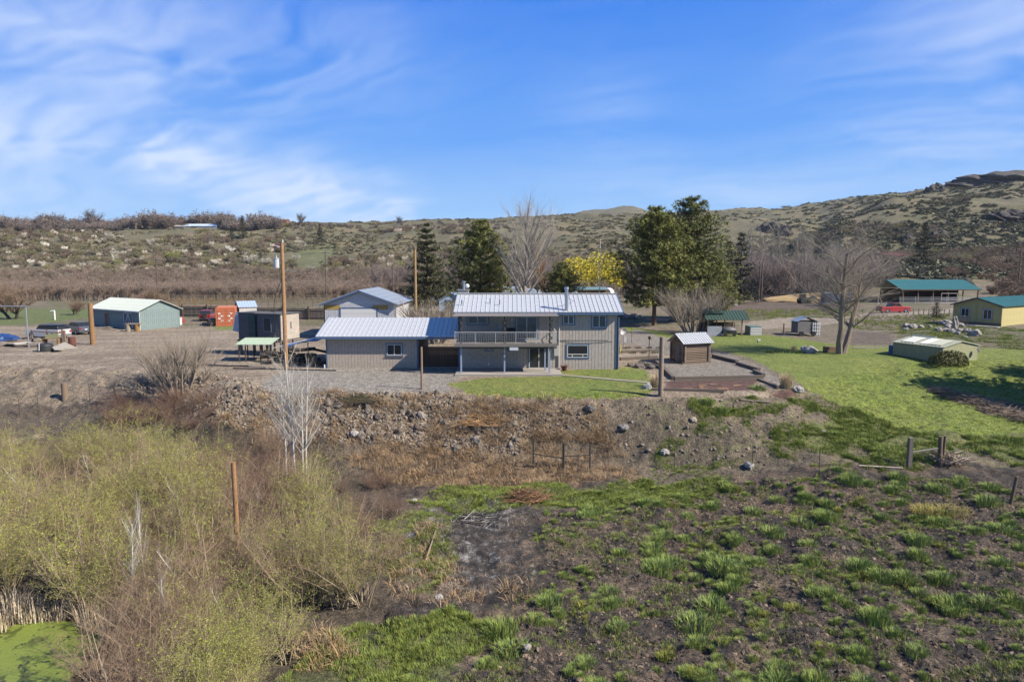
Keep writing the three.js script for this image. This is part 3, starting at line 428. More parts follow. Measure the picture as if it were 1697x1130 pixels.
  { const q = rng(38); for (const [px, d, s, k] of [[1180, 205, 2.2, 0], [1235, 212, 2.6, 0], [1275, 222, 2.8, 0], [1320, 214, 2.4, 0], [1370, 210, 2.2, 0], [1395, 226, 2.8, 0], [1450, 215, 2.3, 0], [1330, 236, 1.7, 1], [1290, 240, 1.8, 1], [1380, 240, 1.5, 1], [1180, 232, 1.6, 1], [640, 226, 2.0, 0], [665, 232, 2.2, 0], [740, 190, 2.0, 0], [760, 200, 2.3, 0], [1045, 180, 1.9, 0], [830, 170, 1.8, 0], [900, 185, 2.0, 0]]) tree('valley_tree', k ? 'pale slender leafless tree among the valley trees beyond the fields' : 'rounded leafless brown tree in the valley belt beyond the yards', k ? tallpale : round, P(px, d), q() * 6, s, k ? 'pale slender valley trees' : 'rounded valley trees'); }
  // big bare tree on the right lawn
  const big = bareTree(41, { len: 9.4, r: .28, stems: 2, stemSpread: .16, stemGap: .55, kr: .43, levels: 4, kids: [20, 12, 10, 8], spread: [1.3, 1.0, .95, .9], ratio: [.5, .55, .5, .46], col: [.24, .195, .15], twigCol: [.36, .305, .245], clear: 1, up: .0, crook: .34, straight: .3 });
  tree('maple_tree', 'large leafless grey tree with forked trunk on the lawn edge', big, G(1394, 586), 1.2, [1.3, 1.05, 1.3]);
  // yard fruit trees at the left, skyline tree
  const fr = bareTree(43, { len: 3.0, r: .2, stems: 2, stemSpread: .8, levels: 3, kids: [12, 11, 11], spread: [1.0, .85, .8], ratio: [.9, .6, .5], col: [.09, .07, .055], twigCol: [.24, .165, .11], clear: 1, up: 0 });
  tree('fruit_tree', 'spreading leafless russet fruit tree behind the pipe frame', fr, P(22, 122), .8, 1.75);
  tree('fruit_tree', 'low leafless fruit tree left of the teal shed', fr, P(122, 132), 2.8, .85);
  tree('fruit_tree', 'pinkish leafless fruit tree behind the teal shed roof', fr, P(250, 150), 4.2, 1.25);
  const sky1 = bareTree(44, { len: 7, r: .3, levels: 3, kids: [26, 11, 9], spread: [.85, .7, .6], ratio: [.6, .5, .45], col: [.13, .115, .11], twigCol: [.15, .13, .125], clear: 1, up: .06 });
  sky1.twigs = fuzz(sky1.twigs, 3000, .12, [.15, .13, .125], 37);
  for (const [px, d, s, l] of [[152, 532, 1.9, 'tallest round leafless tree on the left skyline'], [66, 532, .95, 'leafless tree on the skyline left of the tallest one'], [97, 532, 1.25, 'crooked leafless tree just left of the tallest skyline tree'], [28, 532, .9, 'small leafless tree at the far end of the left skyline'], [497, 532, 1.2, 'round leafless tree on the skyline right of the brown house'], [395, 532, 1.0, 'leafless tree on the skyline beside the long metal barn'], [660, 538, .9, 'thin leafless tree alone on the right of the bench skyline'], [205, 532, .9, 'leafless skyline tree between the tallest one and the metal barn']]) { const p = P(px, d, 40); tree('skyline_tree', l, sky1, ground(p.x, p.z), px, [s * 1.15, s * .85, s * 1.15]); }
  // multi stemmed shrub behind the log playhouse and one behind the shop
  const big2 = bareTree(46, { len: 3, r: .06, stems: 20, stemSpread: .6, stemGap: 6, levels: 3, kids: [8, 7, 6], spread: [.5, .5, .6], ratio: [.5, .5, .5], col: [.3, .245, .19], twigCol: [.37, .31, .24], clear: 1, up: .08 });
  tree('bare_shrub', 'tall leafless tan shrub left of the green roofed shelter', big2, G(1150, 553), 1, [2.3, 1.9, 2.3]); scene.children[scene.children.length - 1].userData.category = 'shrub';
  tree('bare_shrub', 'olive leafless shrub behind the garage roof', big2, P(722, 84), 1, [2.2, 1.5, 2.2]); scene.children[scene.children.length - 1].userData.category = 'shrub';
  tree('bare_shrub', 'thin red brown shrub standing on the dirt bank', big2, G(297, 652), 3, [1.7, 1.55, 1.7]); scene.children[scene.children.length - 1].userData.category = 'shrub';
}

// ---------------------------------------------------------------- foreground: white barked aspens
{
  const asp = (seed, len) => bareTree(seed, { len, r: .075, kr: .4, levels: 3, kids: [30, 7, 4], spread: [.85, .7, .6], ratio: [.3, .5, .5], col: [.6, .57, .51], twigCol: [.47, .43, .37], clear: 1, up: .1, crook: .05 });
  const a1 = asp(51, 8.6), a2 = asp(52, 7.2), a3 = asp(53, 3.9);
  const base = [[483, 790, a1, 1, 0], [489, 790, a2, 1.1, 2], [502, 795, a1, .95, 3.4], [507, 793, a2, .95, 5], [474, 784, a2, .9, 1]];
  for (const [px, py, g, s, t] of base) { const o = tree('aspen_tree', 'slender white barked leafless aspen in the clump before the rock bank', g, G(px, py), t, s, 'white aspens in the clump'); o.rotation.z = (R0() - .5) * .08; }
  tree('aspen_sapling', 'white aspen sapling with upswept branches in the thicket', a3, G(220, 1030), 1, [.62, 1, .62]); tree('aspen_sapling', 'thin straight white aspen sapling right of the branched one', a3, G(243, 1008), 3, [.4, 1.1, .4]);
}

// ---------------------------------------------------------------- foreground thicket of willows and bare brush
{
  const r = rng(301);
  const wi = [1, 2, 3, 4].map((k) => shrub(310 + k, 3.7, { stems: 15, side: 4, sub: 4, rad: .03, col: [.33, .27, .17], twig: [.3, .25, .12], leaves: 3, leaf: [.33, .37, .045], leafSize: .032, lean: .5 }));
  const ba = [1, 2, 3, 4].map((k) => shrub(330 + k, 3.6, { stems: 16, side: 4, sub: 4, rad: .032, col: [.36, .28, .2], twig: [.29, .2, .13], leaves: 0, lean: .75 }));
  const re = [1, 2, 3].map((k) => shrub(350 + k, 2.2, { stems: 24, side: 5, sub: 4, rad: .016, col: [.18, .11, .075], twig: [.21, .13, .09], leaves: 0, lean: .9 }));
  const where = [[60, 1000, 'behind the duckweed pond'], [215, 930, 'around the white aspen saplings'], [395, 850, 'around the orange brown pole'], [495, 830, 'below the clump of white aspens'], [600, 930, 'along the edge of the ash patch'], [100, 780, 'below the thick stump post'], [290, 740, 'below the reddish bank brush'], [350, 1090, 'in front of the aspen saplings'], [540, 1040, 'beside the lower green grass patch']], near = (px, py, L) => L.reduce((a, b) => ((px - b[0]) ** 2 + (py - b[1]) ** 2 < (px - a[0]) ** 2 + (py - a[1]) ** 2 ? b : a))[2];
  const put = (set, name, label, grp, x, z, s) => { const q = set[Math.floor(r() * set.length)], t = thing(name, label, 'shrub', ground(x, z), r() * 6.28, grp); part('stems', q.stems, VC, t); if (q.leaves) part('leaves', q.leaves, VC, t); t.scale.set(s * rr(r, .9, 1.15), s * rr(r, .85, 1.1), s * rr(r, .9, 1.15)); };
  const W = ['willow_shrub', 'yellow green willow shrub in the foreground thicket', 'willows in the thicket'], D = ['bare_brush', 'leafless grey brush in the foreground thicket', 'grey brush in the thicket'], E = ['red_brush', 'low leafless reddish brown brush on the bank', 'reddish brush on the bank'];
  const greens = [[60, 960, 110], [150, 900, 80], [250, 760, 70], [300, 770, 60], [80, 770, 90], [470, 960, 110], [560, 1000, 80], [400, 1040, 90], [530, 860, 60], [310, 900, 50], [160, 800, 60], [20, 870, 60], [330, 1090, 60], [430, 930, 70]];
  const base = zone([[-90, 785], [200, 765], [350, 772], [430, 810], [560, 850], [630, 920], [625, 1010], [540, 1075], [440, 1130], [400, 1230], [300, 1300], [200, 1260], [215, 1090], [200, 1020], [120, 1000], [60, 1005], [-90, 1010]]);
  const spot = (x, z) => {
    const v = new THREE.Vector3(x, H(x, z) + 1.8, z).project(camera), px = (v.x + 1) * 848.5, py = (1 - v.y) * 565;
    const gr = greens.some(([a, b, q]) => (px - a) ** 2 + (py - b) ** 2 < q * q) ? r() < .68 : r() < .08;
    const nz = -z < 27 ? .8 : 1; const at = near(px, py, where); if (gr) put(wi, W[0], 'yellow green willow shrub ' + at, 'willows ' + at, x, z, rr(r, .5, 1.15) * nz); else put(ba, D[0], 'leafless grey brush ' + at, 'grey brush ' + at, x, z, rr(r, .5, 1.2) * nz);
  };
  polyPick(r, base, 170, spot); polyPick(r, zone([[180, 1080], [330, 1060], [450, 1100], [440, 1240], [330, 1320], [150, 1330], [150, 1180]]), 34, spot); polyPick(r, zone([[90, 985], [330, 970], [340, 1060], [190, 1066], [165, 1038]]), 16, spot);
  const stk = bareTree(377, { len: 3.4, r: .035, kr: .4, levels: 2, kids: [14, 6], spread: [.7, .6], ratio: [.3, .5], col: [.5, .46, .41], twigCol: [.46, .42, .37], clear: 1, up: .05, crook: .12 });
  for (const [px, py] of [[60, 850], [120, 880], [175, 960], [270, 930], [283, 980], [330, 880], [30, 940], [230, 830], [350, 960], [420, 890], [155, 830], [330, 1020], [275, 1070], [380, 1060]]) { const o = tree('bare_sapling', 'thin pale leafless sapling poking out of the thicket', stk, G(px, py), px, rr(r, .8, 1.25), 'pale saplings in the thicket'); o.rotation.z = rr(r, -.25, .25); }
  for (let i = 0; i < 26; i++) { const g = G(rr(r, 180, 365), rr(r, 660, 715)); put(re, ...E, g.x, g.z, rr(r, .55, 1)); }
  for (let i = 0; i < 16; i++) { const g = G(rr(r, 560, 660), rr(r, 800, 940)); put(re, 'tawny_brush', 'low tawny brush at the right fringe of the thicket', 'tawny brush at the fringe', g.x, g.z, rr(r, .4, .7)); }
  for (let i = 0; i < 22; i++) { const g = G(i < 14 ? rr(r, 300, 460) : rr(r, 120, 340), i < 14 ? rr(r, 800, 960) : rr(r, 840, 1000)); put(re, 'rust_brush', 'rust brown leafless brush within the thicket by the orange brown pole', 'rust brush within the thicket', g.x, g.z, rr(r, 1.2, 1.7)); }
  for (let i = 0; i < 10; i++) { const g = G(rr(r, 370, 460), rr(r, 735, 790)); put(ba, 'bank_brush', 'tan leafless brush at the foot of the rock bank', 'tan brush below the rocks', g.x, g.z, rr(r, .45, .75)); }
}

// ---------------------------------------------------------------- grass, reeds, straw
{
  const r = rng(401), gC = [[.21, .3, .055], [.27, .36, .06], [.18, .27, .08], [.32, .36, .08]], yC = [[.24, .26, .035], [.3, .28, .05], [.17, .22, .03]], sC = [[.42, .30, .16], [.5, .38, .21], [.3, .2, .1]];
  const tg = [1, 2, 3, 4, 5].map((k) => tuft(410 + k, 520, .46, .44, gC.concat(k % 2 ? [[.13, .2, .085]] : [[.2, .26, .06]]), .7, .016)), ty = [1, 2].map((k) => tuft(420 + k, 340, .32, .34, yC, .9, .016));
  const lands = [[1530, 800, 'below the paired fence posts'], [960, 880, 'right of the ash patch'], [1260, 820, 'below the round grey rock on the bank foot'], [1660, 870, 'around the leaning dark post'], [830, 1080, 'near the small pale rock on the burnt slope'], [1120, 860, 'below the green strip under the bank'], [1560, 900, 'around the straw coloured hummock']], landOf = (px, py) => lands.reduce((a, b) => ((px - b[0]) ** 2 + (py - b[1]) ** 2 < (px - a[0]) ** 2 + (py - a[1]) ** 2 ? b : a))[2];
  const spots = [], put = (px, py, s, y) => { const g = G(px, py), at = py > 930 && px > 1000 ? 'low on the open burnt slope' : landOf(px, py); spots.push([g.x, g.z]); const set = y ? ty : tg; const o = solo(y ? 'lime_tuft' : 'grass_tuft', set[Math.floor(r() * set.length)], VC, (y ? 'small yellow green tuft ' : 'fresh green grass tuft ') + at, 'grass', g, (y ? 'yellow green tufts ' : 'green tufts ') + at); o.scale.set(s * rr(r, .85, 1.3), s * rr(r, .75, 1.1), s * rr(r, .85, 1.3)); o.rotation.y = r() * 6.28; };
  for (const [px, py, s, y] of [[983, 850, 1.4], [1095, 838, 1.1], [1140, 858, 1.0], [1185, 840, 1.0], [1080, 900, 1.2], [1040, 868, .8, 1], [1140, 830, .8, 1], [1210, 812, 1.1], [1250, 850, 1], [1280, 885, 1.1], [1410, 800, 1.3], [1440, 802, 1], [1490, 795, 1.3], [1480, 815, 1.3], [1555, 812, 1.3], [1590, 805, 1.2], [1640, 835, 1.4], [1405, 757, .9], [1370, 860, 1.2], [1290, 830, 1], [1330, 870, 1.2], [1110, 940, 1.5], [1090, 945, 1.3], [1200, 945, 1.5], [1225, 950, 1.1], [1180, 1010, 1.5], [1150, 1040, 1.5], [1010, 985, 1.2], [910, 1000, 1], [830, 1050, 1.5], [850, 1080, 1.3], [760, 860, 1.0], [1030, 920, 1], [1340, 905, 1], [1430, 945, 1.3], [1500, 960, 1.2], [1560, 960, 1], [1580, 1010, 1.3], [1450, 1030, 1.2], [1520, 900, 1.2], [1660, 880, 1.2], [1680, 1000, 1.2], [1390, 780, .8], [1330, 797, .8, 1], [1430, 830, 1, 1], [1420, 835, .9, 1], [1560, 905, .7, 1], [1645, 870, .7, 1], [1270, 1020, .8, 1], [1170, 870, .6, 1], [1220, 860, .6, 1]]) put(px, py, s, y);
  const slopeZ = zone([[905, 850], [1200, 800], [1400, 785], [1697, 800], [1780, 900], [1780, 1160], [760, 1160], [830, 1030], [900, 960]]);
  polyPick(r, slopeZ, 225, (x, z) => { const n = fbm(x * .45 + 60, z * .45, 3); if (n < .46) return false; const v = new THREE.Vector3(x, H(x, z), z).project(camera); put((v.x + 1) * 848.5, (1 - v.y) * 565, .3 + .9 * Math.pow(r(), 1.5), r() < .2); });
  { const L = []; polyPick(r, slopeZ, 520, (x, z) => { if (fbm(x * .45 + 60, z * .45, 3) + (r() - .5) * .2 < .48) return false; L.push({ p: ground(x, z), s: [rr(r, .25, .6), rr(r, .2, .65), rr(r, .25, .6)], ry: r() * 6.28 }); }); inst('small_grass_tufts', tg[3], VC, L, 'smaller green grass shoots between the tufts of the burnt slope', 'grass'); const cl = []; polyPick(r, slopeZ, 9000, (x, z) => { const s = rr(r, .015, .07), g = ground(x, z); cl.push({ p: g, s: [s * rr(r, .8, 1.8), s, s * rr(r, .8, 1.6)], rx: r() * 6, ry: r() * 6, c: vary(r, r() < .55 ? [.06, .048, .038] : [.21, .155, .108], .4) }); }); inst('soil_clods', rockGeo(470, .7, .6), M(1, 1, 1, 1), cl, 'dark clods and cinders over the burnt slope', 'soil'); }
  // dense low grass that nobody could count
  const mini = tuft(431, 26, .22, .18, gC.concat(yC.slice(0, 1)), .8, .013), short = tuft(432, 16, .045, .18, [[1, 1, 1]], .6, .02), straw = tuft(433, 14, .55, .22, [[1, 1, 1]], 1.6, .016);
  const grow = (q, n, s0, s1, dens = 0) => { const L = []; polyPick(r, q, n, (x, z) => { if (dens && fbm(x * .8 + 5, z * .8, 3) + (r() - .5) * .16 < dens) return false; const jx = x + (fbm(x * .4 + 11, z * .4, 3) - .5) * 5, jz = z + (fbm(x * .4 + 51, z * .4, 3) - .5) * 3; L.push({ p: ground(jx, jz), s: rr(r, s0, s1), ry: r() * 6.28 }); }); return L; };
  inst('rough_grass', mini, VC, [...grow(Z.strip, 5200, .7, 1.4), ...grow(Z.strip3, 2400, .7, 1.5, .38), ...grow(Z.strip2, 900, .6, 1.3, .42), ...grow(Z.rough, 5200, .8, 1.8, .42), ...grow(zone([[1130, 690], [1280, 680], [1390, 720], [1420, 775], [1200, 790], [1060, 780]]), 1500, .5, 1.2, .5), ...grow(zone([[1150, 662], [1220, 655], [1270, 668], [1250, 690], [1160, 685]]), 500, .8, 1.8, .45), ...grow(slopeZ, 5000, .35, 1.3, .54), ...grow(zone([[1230, 700], [1340, 650], [1400, 690], [1380, 745], [1320, 740]]), 900, .8, 1.5, .5), ...grow(Z.yellowYard, 3000, .8, 1.8, .5), ...grow(zone([[1420, 528], [1580, 520], [1580, 545], [1480, 552], [1410, 545]]), 2200, .8, 1.8, .5), ...grow(zone([[1230, 512], [1420, 512], [1420, 524], [1240, 528]]), 1500, 1, 2.2, .5), ...grow(zone([[1300, 665], [1460, 705], [1480, 775], [1400, 770]]), 1400, .8, 1.6, .5)], 'rough green grass along the foot of the bank', 'grass');
  const lawnL = (q, n, a, b) => { const L = []; polyPick(r, q, n, (x, z) => { const k = fbm(x * .5, z * .5, 3); L.push({ p: ground(x, z), s: rr(r, .8, 1.5), ry: r() * 6.28, c: vary(r, mix3(a, b, k), .22) }); }); return L; };
  inst('lawn_grass', short, VC, [...lawnL(Z.lawn, 42000, [.21, .29, .038], [.32, .36, .07]), ...lawnL(Z.houseLawn, 7000, [.2, .27, .038], [.4, .39, .09])], 'mown green lawn grass on the terrace and slope', 'grass');
  const dry = []; for (const [q, n] of [[Z.straw, 800], [zone([[720, 680], [800, 660], [850, 700], [870, 740], [760, 745], [700, 750]]), 700], [zone([[360, 690], [560, 700], [560, 745], [420, 745]]), 420], [zone([[560, 660], [700, 665], [720, 735], [580, 740]]), 160], [zone([[800, 670], [1000, 690], [1040, 760], [870, 765]]), 420], [zone([[880, 720], [1000, 715], [1010, 728], [900, 732]]), 160], [zone([[660, 900], [720, 860], [780, 990], [900, 965], [880, 990], [760, 1010], [650, 990]]), 150], [zone([[470, 1050], [560, 1040], [600, 1090], [480, 1130]]), 90], [zone([[640, 650], [1000, 672], [1000, 700], [640, 680]]), 260], [zone([[430, 655], [640, 665], [640, 690], [430, 690]]), 200]]) polyPick(r, q, n, (x, z) => { const n2 = fbm(x * .9, z * .9, 3); if (n2 < .4) return false; dry.push({ p: ground(x, z), s: rr(r, .6, 1.3), ry: r() * 6.28, rx: rr(r, -.5, .5), rz: rr(r, -.5, .5), c: vary(r, mix3([.42, .26, .12], [.38, .29, .19], r()), .3) }); });
  inst('dry_straw', straw, VC, dry, 'matted orange brown dead grass on the bank foot', 'dead grass');
  const burn = []; polyPick(r, slopeZ, 9000, (x, z) => { burn.push({ p: ground(x, z), s: rr(r, .15, .5), ry: r() * 6.28, rx: rr(r, -1, 1), rz: rr(r, -1, 1), c: vary(r, r() < .5 ? [.06, .05, .042] : [.34, .255, .165], .4) }); }); polyPick(r, Z.ash, 700, (x, z) => { burn.push({ p: ground(x, z), s: rr(r, .2, .5), ry: r() * 6.28, rx: rr(r, -1, 1), rz: rr(r, -1, 1), c: vary(r, r() < .5 ? [.03, .027, .025] : [.4, .38, .35], .3) }); });
  inst('charred_stubble', straw, VC, burn, 'charred and bleached stubble over the burnt slope', 'stubble');
  // dead cattails by the pond
  const reed = tuft(441, 70, 1.9, .5, [[.55, .44, .29], [.46, .36, .23], [.6, .5, .36]], .5, .035);
  for (const [px, py, s] of [[8, 1050, 1.1], [35, 1046, 1.2], [20, 1030, 1.1], [60, 1040, 1], [150, 1042, 1], [165, 1052, .9], [290, 965, 1.1], [265, 960, .9], [95, 1035, .8], [-15, 1062, 1.2], [180, 1062, .8]]) { const o = solo('dead_cattails', reed, VC, 'clump of dead tan cattails at the pond margin', 'cattails', G(px, py), 'dead cattails by the pond'); o.scale.set(s, s * .85, s); o.rotation.y = px; }
  const orn = tuft(451, 420, 1.25, .35, [[.58, .45, .25], [.5, .38, .2], [.62, .5, .3]], .55, .016); solo('ornamental_grass', orn, VC, 'bleached ornamental grass clump beside the tall lawn post', 'grass', G(1087, 641)).scale.setScalar(1.15); const o2 = solo('ornamental_grass', orn, VC, 'bleached ornamental grass clump at the corner of the gravel path', 'grass', G(1304, 642)); o2.scale.setScalar(1.25); o2.rotation.y = 2;
  const o3 = solo('ornamental_grass', orn, VC, 'dry grass clump beside the white boulder on the lawn', 'grass', G(1316, 582)); o3.scale.set(.7, .7, .7);
  const o4 = solo('green_mound', tuft(452, 420, .5, .7, [[.11, .2, .03], [.15, .24, .04]], .7, .02), VC, 'bright green grass mound at the mulch bed corner', 'grass', G(1256, 645)); o4.scale.setScalar(.95);
  for (const [px, py, s] of [[1172, 668, .9], [1196, 682, .9], [1150, 661, .35]]) { const o = solo('bank_grass', tg[1], VC, 'green grass clump on the dirt below the mulch bed', 'grass', G(px, py), 'grass clumps below the mulch bed'); o.scale.setScalar(s * 1.5); }
  const sd = solo('straw_mound', tuft(453, 700, .6, 1.3, [[.5, .35, .13], [.28, .26, .05], [.3, .28, .06]], 1.3, .02), VC, 'yellow and straw coloured drooping grass hummock below the fence posts', 'grass', G(1560, 850)); sd.scale.set(1.2, .8, .8);
  // brush lying in the ditch, and brush piles
  const pile = (seed, n, w, h, cols) => { const q = rng(seed), b = new B(); for (let i = 0; i < n; i++) { const a = q() * 6.283, k = Math.sqrt(q()) * w, y = h * (1 - k / w) * q(), L = rr(q, .3, 1.1), t = q() * 6.283, e = rr(q, -.25, .5); const p = [Math.cos(a) * k, y, Math.sin(a) * k]; b.limb(p, [p[0] + Math.cos(t) * L, Math.max(.02, p[1] + e * L), p[2] + Math.sin(t) * L], rr(q, .01, .035), .006, 3, vary(q, cols[Math.floor(q() * cols.length)], .3)); } return b.geo(); };
  const pg = pile(461, 420, 1.3, .8, [[.27, .2, .145], [.2, .145, .1], [.36, .28, .2]]);
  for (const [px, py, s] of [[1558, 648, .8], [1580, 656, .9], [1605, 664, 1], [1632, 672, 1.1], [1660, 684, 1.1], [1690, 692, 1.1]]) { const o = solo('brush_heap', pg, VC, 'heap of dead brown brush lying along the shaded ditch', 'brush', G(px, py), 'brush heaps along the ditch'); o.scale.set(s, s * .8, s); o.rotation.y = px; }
  const o5 = solo('brush_heap', pile(462, 500, 1.2, .8, [[.33, .17, .08], [.25, .13, .07], [.12, .08, .05]]), VC, 'rust brown brush pile above the ash patch', 'brush', G(872, 826)); o5.scale.set(1, .9, .8);
  const o6 = solo('brush_heap', pile(463, 420, 1.5, .35, [[.03, .027, .025], [.06, .05, .045], [.3, .28, .26]]), VC, 'charred sticks and ash in the burnt pit', 'brush', G(800, 865)); o6.scale.set(1.2, .8, 1);
  const o7 = solo('brush_heap', pile(464, 260, .9, .5, [[.45, .36, .27], [.38, .3, .22]]), VC, 'dry tan brush around the weathered fence posts', 'brush', G(1574, 762)); o7.scale.set(1.1, 1.3, 1);
  const o8 = solo('brush_heap', pile(465, 500, 1.6, 1.0, [[.42, .24, .1], [.34, .2, .09], [.5, .32, .15]]), VC, 'orange dead bracken heap on the rock bank', 'brush', G(795, 700)); o8.scale.set(1.1, .8, .8);
  const o9 = solo('brush_heap', pile(466, 420, 1.3, .8, [[.075, .08, .035], [.1, .09, .05], [.13, .1, .06]]), VC, 'dark trailing bramble on the upper rock bank', 'brush', G(600, 662)); o9.scale.set(1.2, .7, .8);
  for (const [a, b2, rad, l, col] of [[[692, 868], [730, 872], .09, 'charred log lying at the edge of the ash patch', [.2, .12, .08]], [[1423, 773], [1497, 777], .07, 'weathered plank on the ground left of the fence posts', [.42, .36, .29]], [[705, 930], [722, 880], .05, 'bent dead branch beside the ash patch', [.34, .25, .17]], [[1228, 664], [1277, 668], .09, 'grey log lying on the dirt below the mulch bed', [.26, .21, .17]]]) { const A = G(...a), Bp = G(...b2); A.y += rad * .7; Bp.y += rad * .7; solo('fallen_log', bar(A.toArray(), Bp.toArray(), rad, 7, rad * .8), wood(...col), l, 'log'); }
}

// ---------------------------------------------------------------- pond with duckweed
{
  const q = [[-160, 1085], [-40, 1068], [40, 1052], [110, 1044], [160, 1048], [175, 1066], [150, 1092], [120, 1130], [90, 1180], [-200, 1250]].map(([x, y]) => G(x, y)), lv = -4.86, s = new THREE.Shape(); q.forEach((p, i) => i ? s.lineTo(p.x, -p.z) : s.moveTo(p.x, -p.z));
  const g = new THREE.ShapeGeometry(s, 8); g.rotateX(-Math.PI / 2); g.translate(0, lv, 0);
  const t = tex(512, (u, v) => { const a = tnoise(u, v, 8, 5), b = tnoise(u, v, 120, 2), e = tnoise(u + .4, v + .1, 14, 4), k = sstep(.3, .5, a); return mix3(mix3([.06, .075, .014], [.15, .185, .03], k), [.02, .028, .012], sstep(.7, .78, e)).map((c) => c * (.7 + .6 * b)); }, false, .3); const m = new THREE.MeshStandardMaterial({ map: t, roughness: .45 }); m.side = THREE.DoubleSide;
  const o = new THREE.Mesh(g, m); o.name = 'pond_water'; o.receiveShadow = true; o.userData = { kind: 'structure', label: 'pond covered with bright green duckweed', category: 'water' }; scene.add(o);
}

// ---------------------------------------------------------------- riprap on the bank
{
  const r = rng(501), geos = [1, 2, 3, 4, 5, 6].map((k) => rockGeo(510 + k, .72, .5)), mats = [[.25, .21, .17], [.17, .142, .115], [.32, .28, .235], [.12, .1, .083], [.22, .17, .125]].map((c) => stoneMat(...c));
  const bank = thing('rock_embankment', 'steep bank of loose grey brown rubble below the gravel drive', 'rock bank', new THREE.Vector3());
  const zs = [zone([[345, 668], [370, 650], [430, 640], [540, 654], [700, 650], [800, 668], [880, 672], [985, 690], [975, 716], [860, 725], [860, 752], [740, 730], [560, 735], [420, 722], [350, 700]]), zone([[560, 690], [700, 660], [860, 690], [865, 755], [740, 740], [600, 735]])];
  let n = 0; const place = (q, k, s0, s1) => polyPick(r, q, k, (x, z) => { const g = ground(x, z), s = s0 + (s1 - s0) * Math.pow(r(), 2.2), o = part('stone', geos[n % 6], mats[Math.floor(r() * 5)], bank); n++; o.position.set(g.x, g.y + s * .05, g.z); o.rotation.set(r() * 6, r() * 6, r() * 6); o.scale.set(s * rr(r, .8, 1.3), s, s * rr(r, .8, 1.2)); });
  place(zs[1], 150, .12, .36); place(zs[0], 110, .11, .33);
  const L = []; for (const [q, k] of [[zs[0], 2000], [zs[1], 1600], [zone([[180, 640], [330, 615], [430, 640], [360, 700], [250, 670]]), 500], [zone([[980, 690], [1300, 665], [1380, 720], [1250, 780], [1050, 770]]), 130], [zone([[1420, 524], [1560, 520], [1560, 540], [1440, 546]]), 900]]) polyPick(r, q, k, (x, z) => { const s = rr(r, .04, .15); const g = ground(x, z); g.y += s * .05; L.push({ p: g, s: [s * rr(r, .8, 1.4), s, s], rx: r() * 6, ry: r() * 6, rz: r() * 6, c: vary(r, [.23, .185, .14], .55) }); });
  inst('rubble', geos[0], M(1, 1, 1, .95), L, '', '', bank);
}
